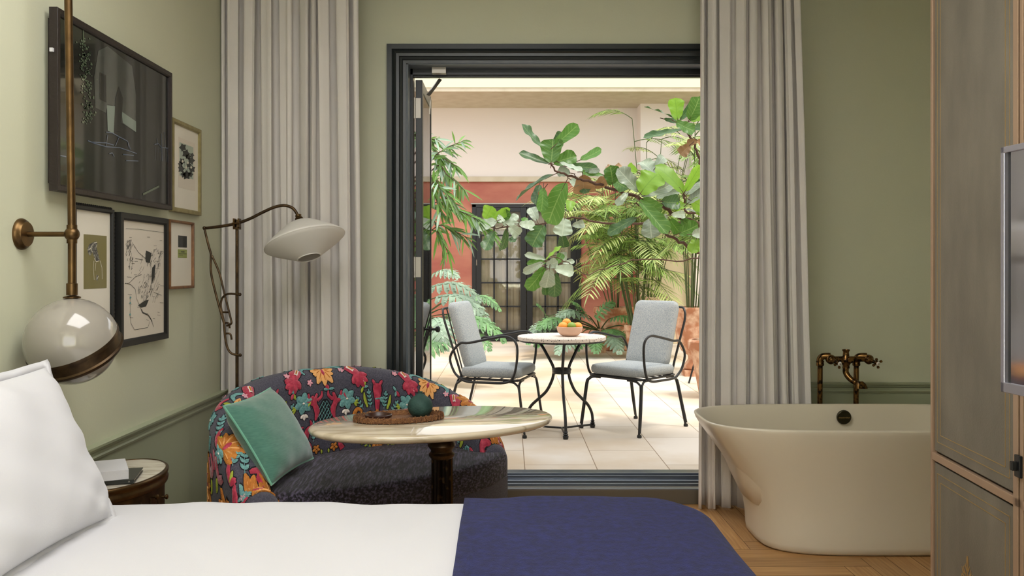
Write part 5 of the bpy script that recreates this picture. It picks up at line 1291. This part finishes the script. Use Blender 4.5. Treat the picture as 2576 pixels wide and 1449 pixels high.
bran([(1.99,8.5,1.8),(1640,560,8.9),(1520,560,9.2),(1440,548,9.3),(1390,558,9.3),(1300,572,9.3),(1240,572,9.3),(1215,565,9.3)],.014,.005)
def fig(q,b,e,wpx,Y,mi,scale):
    bp=P(*q(*b),Y); ep=P(*q(*e),Y+rnd(-.12,.12)); d=ep-bp; L=d.length; d.normalize()
    W=wpx*1.22/scale*Y/F; view=Vector((0,-1,0)); up=(view+Vector((rnd(-.35,.35),0,rnd(-.1,.5)))).normalized()
    if W<L*.30: up=(up*.5+Vector((0,0,1))+Vector((rnd(-.3,.3),0,0))).normalized(); W=max(W*1.5,L*.42)
    side=d.cross(up).normalized(); n=side.cross(d).normalized(); nv,nu=16,8; wv=rnd(.06,.22); wf=rnd(14,24); cur=rnd(-.18,.34); fo=rnd(.08,.38); ph=rnd(0,6); tw=rnd(-.4,.4)
    vs=[];uv=[]
    for j in range(nv+1):
        f=j/nv; wd=W/2*((.46+.66*f) if f<.55 else .8225+.19*sin(PI*(f-.55)/.9))*min(1,(f+.02)*6)**.5*(math.sqrt(max(0,1-((f-.68)/.32)**2.1)) if f>.68 else 1)
        if j==nv: wd=.001
        wd*=1.0
        ct=cos(tw*f); s_t=sin(tw*f); sd=side*ct+n*s_t; nn=n*ct-side*s_t
        c=bp+d*L*f+nn*(-cur*L*f*f)
        for i in range(nu+1):
            a=i/nu*2-1; vs.append(c+sd*wd*a*(1-.04*abs(a))+nn*(fo*wd*abs(a)**1.4+wv*wd*sin(f*wf+ph+a*1.0)*a*a)+d*(L*.02*sin(f*wf*.7+ph)*a)); uv.append((a,f))
    m=nu+1; lf.add(vs,[(j*m+i,j*m+i+1,(j+1)*m+i+1,(j+1)*m+i) for j in range(nv) for i in range(nu)],mi,uv)
    br.tube([bp-d*.05,bp,bp+d*L*.2+n*(-.004)],[.004,.0035,.002],5)
qa=zq(1280,220,3.019); G_,L_,S_2,B_2,D_=0,1,2,3,4
for b,e,w_,mi,dy in (
 ((250,455),(88,298),55,D_,0),((350,440),(525,282),100,G_,-.1),((345,410),(400,335),50,D_,.1),((322,572),(340,400),175,G_,-.1),((340,572),(515,515),115,G_,0),((305,575),(75,500),70,D_,0),((545,550),(705,485),75,G_,0),((455,600),(668,600),75,D_,0),
 ((465,650),(375,635),85,S_2,0),((385,570),(560,640),40,S_2,-.1),((560,640),(700,632),40,S_2,0),((335,665),(32,806),60,D_,-.1),((430,725),(265,1030),185,G_,-.35),((232,740),(190,905),85,D_,.1),((262,765),(250,945),85,G_,-.3),((275,760),(235,815),35,B_2,-.3),((470,700),(530,740),70,S_2,0),((560,665),(570,805),165,B_2,-.1),((520,690),(600,790),90,D_,0),
 ((720,665),(545,650),45,G_,0),((785,735),(790,615),135,G_,-.1),((745,640),(790,580),70,B_2,0),((800,620),(860,590),55,B_2,0),((655,760),(735,700),80,B_2,0),((780,690),(915,785),105,G_,0),((985,790),(835,615),125,S_2,-.1),((1000,805),(1110,640),200,L_,-.2),((1010,830),(1285,715),85,S_2,-.15),((1120,670),(1010,545),140,S_2,.1),((975,640),(900,590),60,L_,0),((1120,600),(1190,505),80,S_2,.1),
 ((1325,800),(1165,570),130,L_,-.1),((1338,790),(1455,588),80,L_,-.1),((1350,815),(1485,655),95,S_2,0),((1310,790),(1120,810),70,S_2,.1),((1130,700),(1200,640),100,G_,.1),((990,860),(1205,1110),140,G_,-.25),((1010,845),(1185,985),130,G_,-.1),((970,990),(745,1098),85,D_,-.1),((1070,1000),(1085,1135),140,S_2,-.1),((1160,865),(1290,885),120,D_,0),((1260,945),(1335,865),75,L_,0),((1360,880),(1490,770),95,S_2,0),((1385,860),(1495,920),130,L_,0),((1340,930),(1495,940),45,S_2,0),((1235,970),(1350,960),60,S_2,-.1),((1175,1020),(1195,960),45,S_2,-.1),
 ((1290,1110),(1440,1050),110,G_,0),((1310,1000),(1400,1080),90,G_,.1),((1390,1115),(1490,1105),90,S_2,-.1),((1425,1150),(1395,1245),90,L_,0),((1470,1180),(1470,1260),60,L_,0),((1440,700),(1490,640),80,G_,.1),((1400,820),(1430,700),90,G_,.1),((1220,1000),(1290,1100),90,G_,.15),((900,800),(820,890),60,S_2,0),
 ((1255,232),(1040,128),50,D_,0),((1282,245),(1262,80),115,L_,0),((1370,245),(1460,85),130,G_,0),((1265,262),(1400,340),95,G_,-.1),((1320,322),(1025,378),65,D_,0),((1180,240),(1265,262),40,D_,0),((1395,310),(1495,290),60,D_,0),((1300,245),(1450,80),70,D_,.2),((1440,405),(1345,425),55,B_2,0),((1430,400),(1490,440),60,B_2,-.1),((1375,440),(1300,510),95,B_2,0),((1385,250),(1495,200),80,L_,.1)):
    fig(qa,b,e,w_,7.9+dy,mi,3.019)
qb=zq(1030,440,3.151)
for b,e,w_,mi,dy in (((600,355),(655,250),110,L_,0),((610,370),(800,275),75,L_,0),((690,375),(800,290),85,G_,.1),((690,365),(530,415),110,S_2,-.1),((610,390),(470,385),60,G_,0),((665,445),(595,605),95,D_,-.1),((770,430),(745,622),65,D_,0),((790,410),(875,475),95,S_2,-.1),((870,385),(735,380),50,S_2,0),((760,390),(860,310),60,S_2,.1),((870,390),(1000,395),80,S_2,-.1),((1060,400),(965,565),160,D_,-.1),((1010,360),(960,250),85,S_2,0),((1230,345),(1210,485),145,S_2,0),((1210,475),(1225,580),90,D_,.1),((1290,400),(1400,385),65,S_2,0),((1260,290),(1285,195),75,L_,0),((840,485),(805,540),55,D_,0),((930,340),(900,380),60,G_,0),((700,370),(740,330),70,S_2,0),
 ((1080,668),(918,635),50,S_2,0),((1085,690),(930,705),55,G_,0),((1060,695),(900,775),65,S_2,-.1),((1080,675),(1200,558),40,L_,0),((1085,720),(1185,690),80,S_2,-.1),((1155,715),(1215,620),60,G_,0),((1150,745),(1295,770),95,S_2,-.1),((1070,735),(955,925),120,G_,-.1),((1110,745),(1090,905),120,S_2,-.15),((1155,780),(1155,975),105,D_,0),((1075,850),(1080,955),80,D_,.1),((1215,700),(1310,680),40,S_2,0),((1160,640),(1260,650),70,S_2,.1),((1350,690),(1420,645),50,B_2,0)):
    fig(qb,b,e,w_,9.25+dy,mi,3.151)
put('branches',br,'bark',ft); put('leaves',lf,['fig_green','fig_lime','fig_silver','fig_brown','fig_dark'],ft,ang=85)
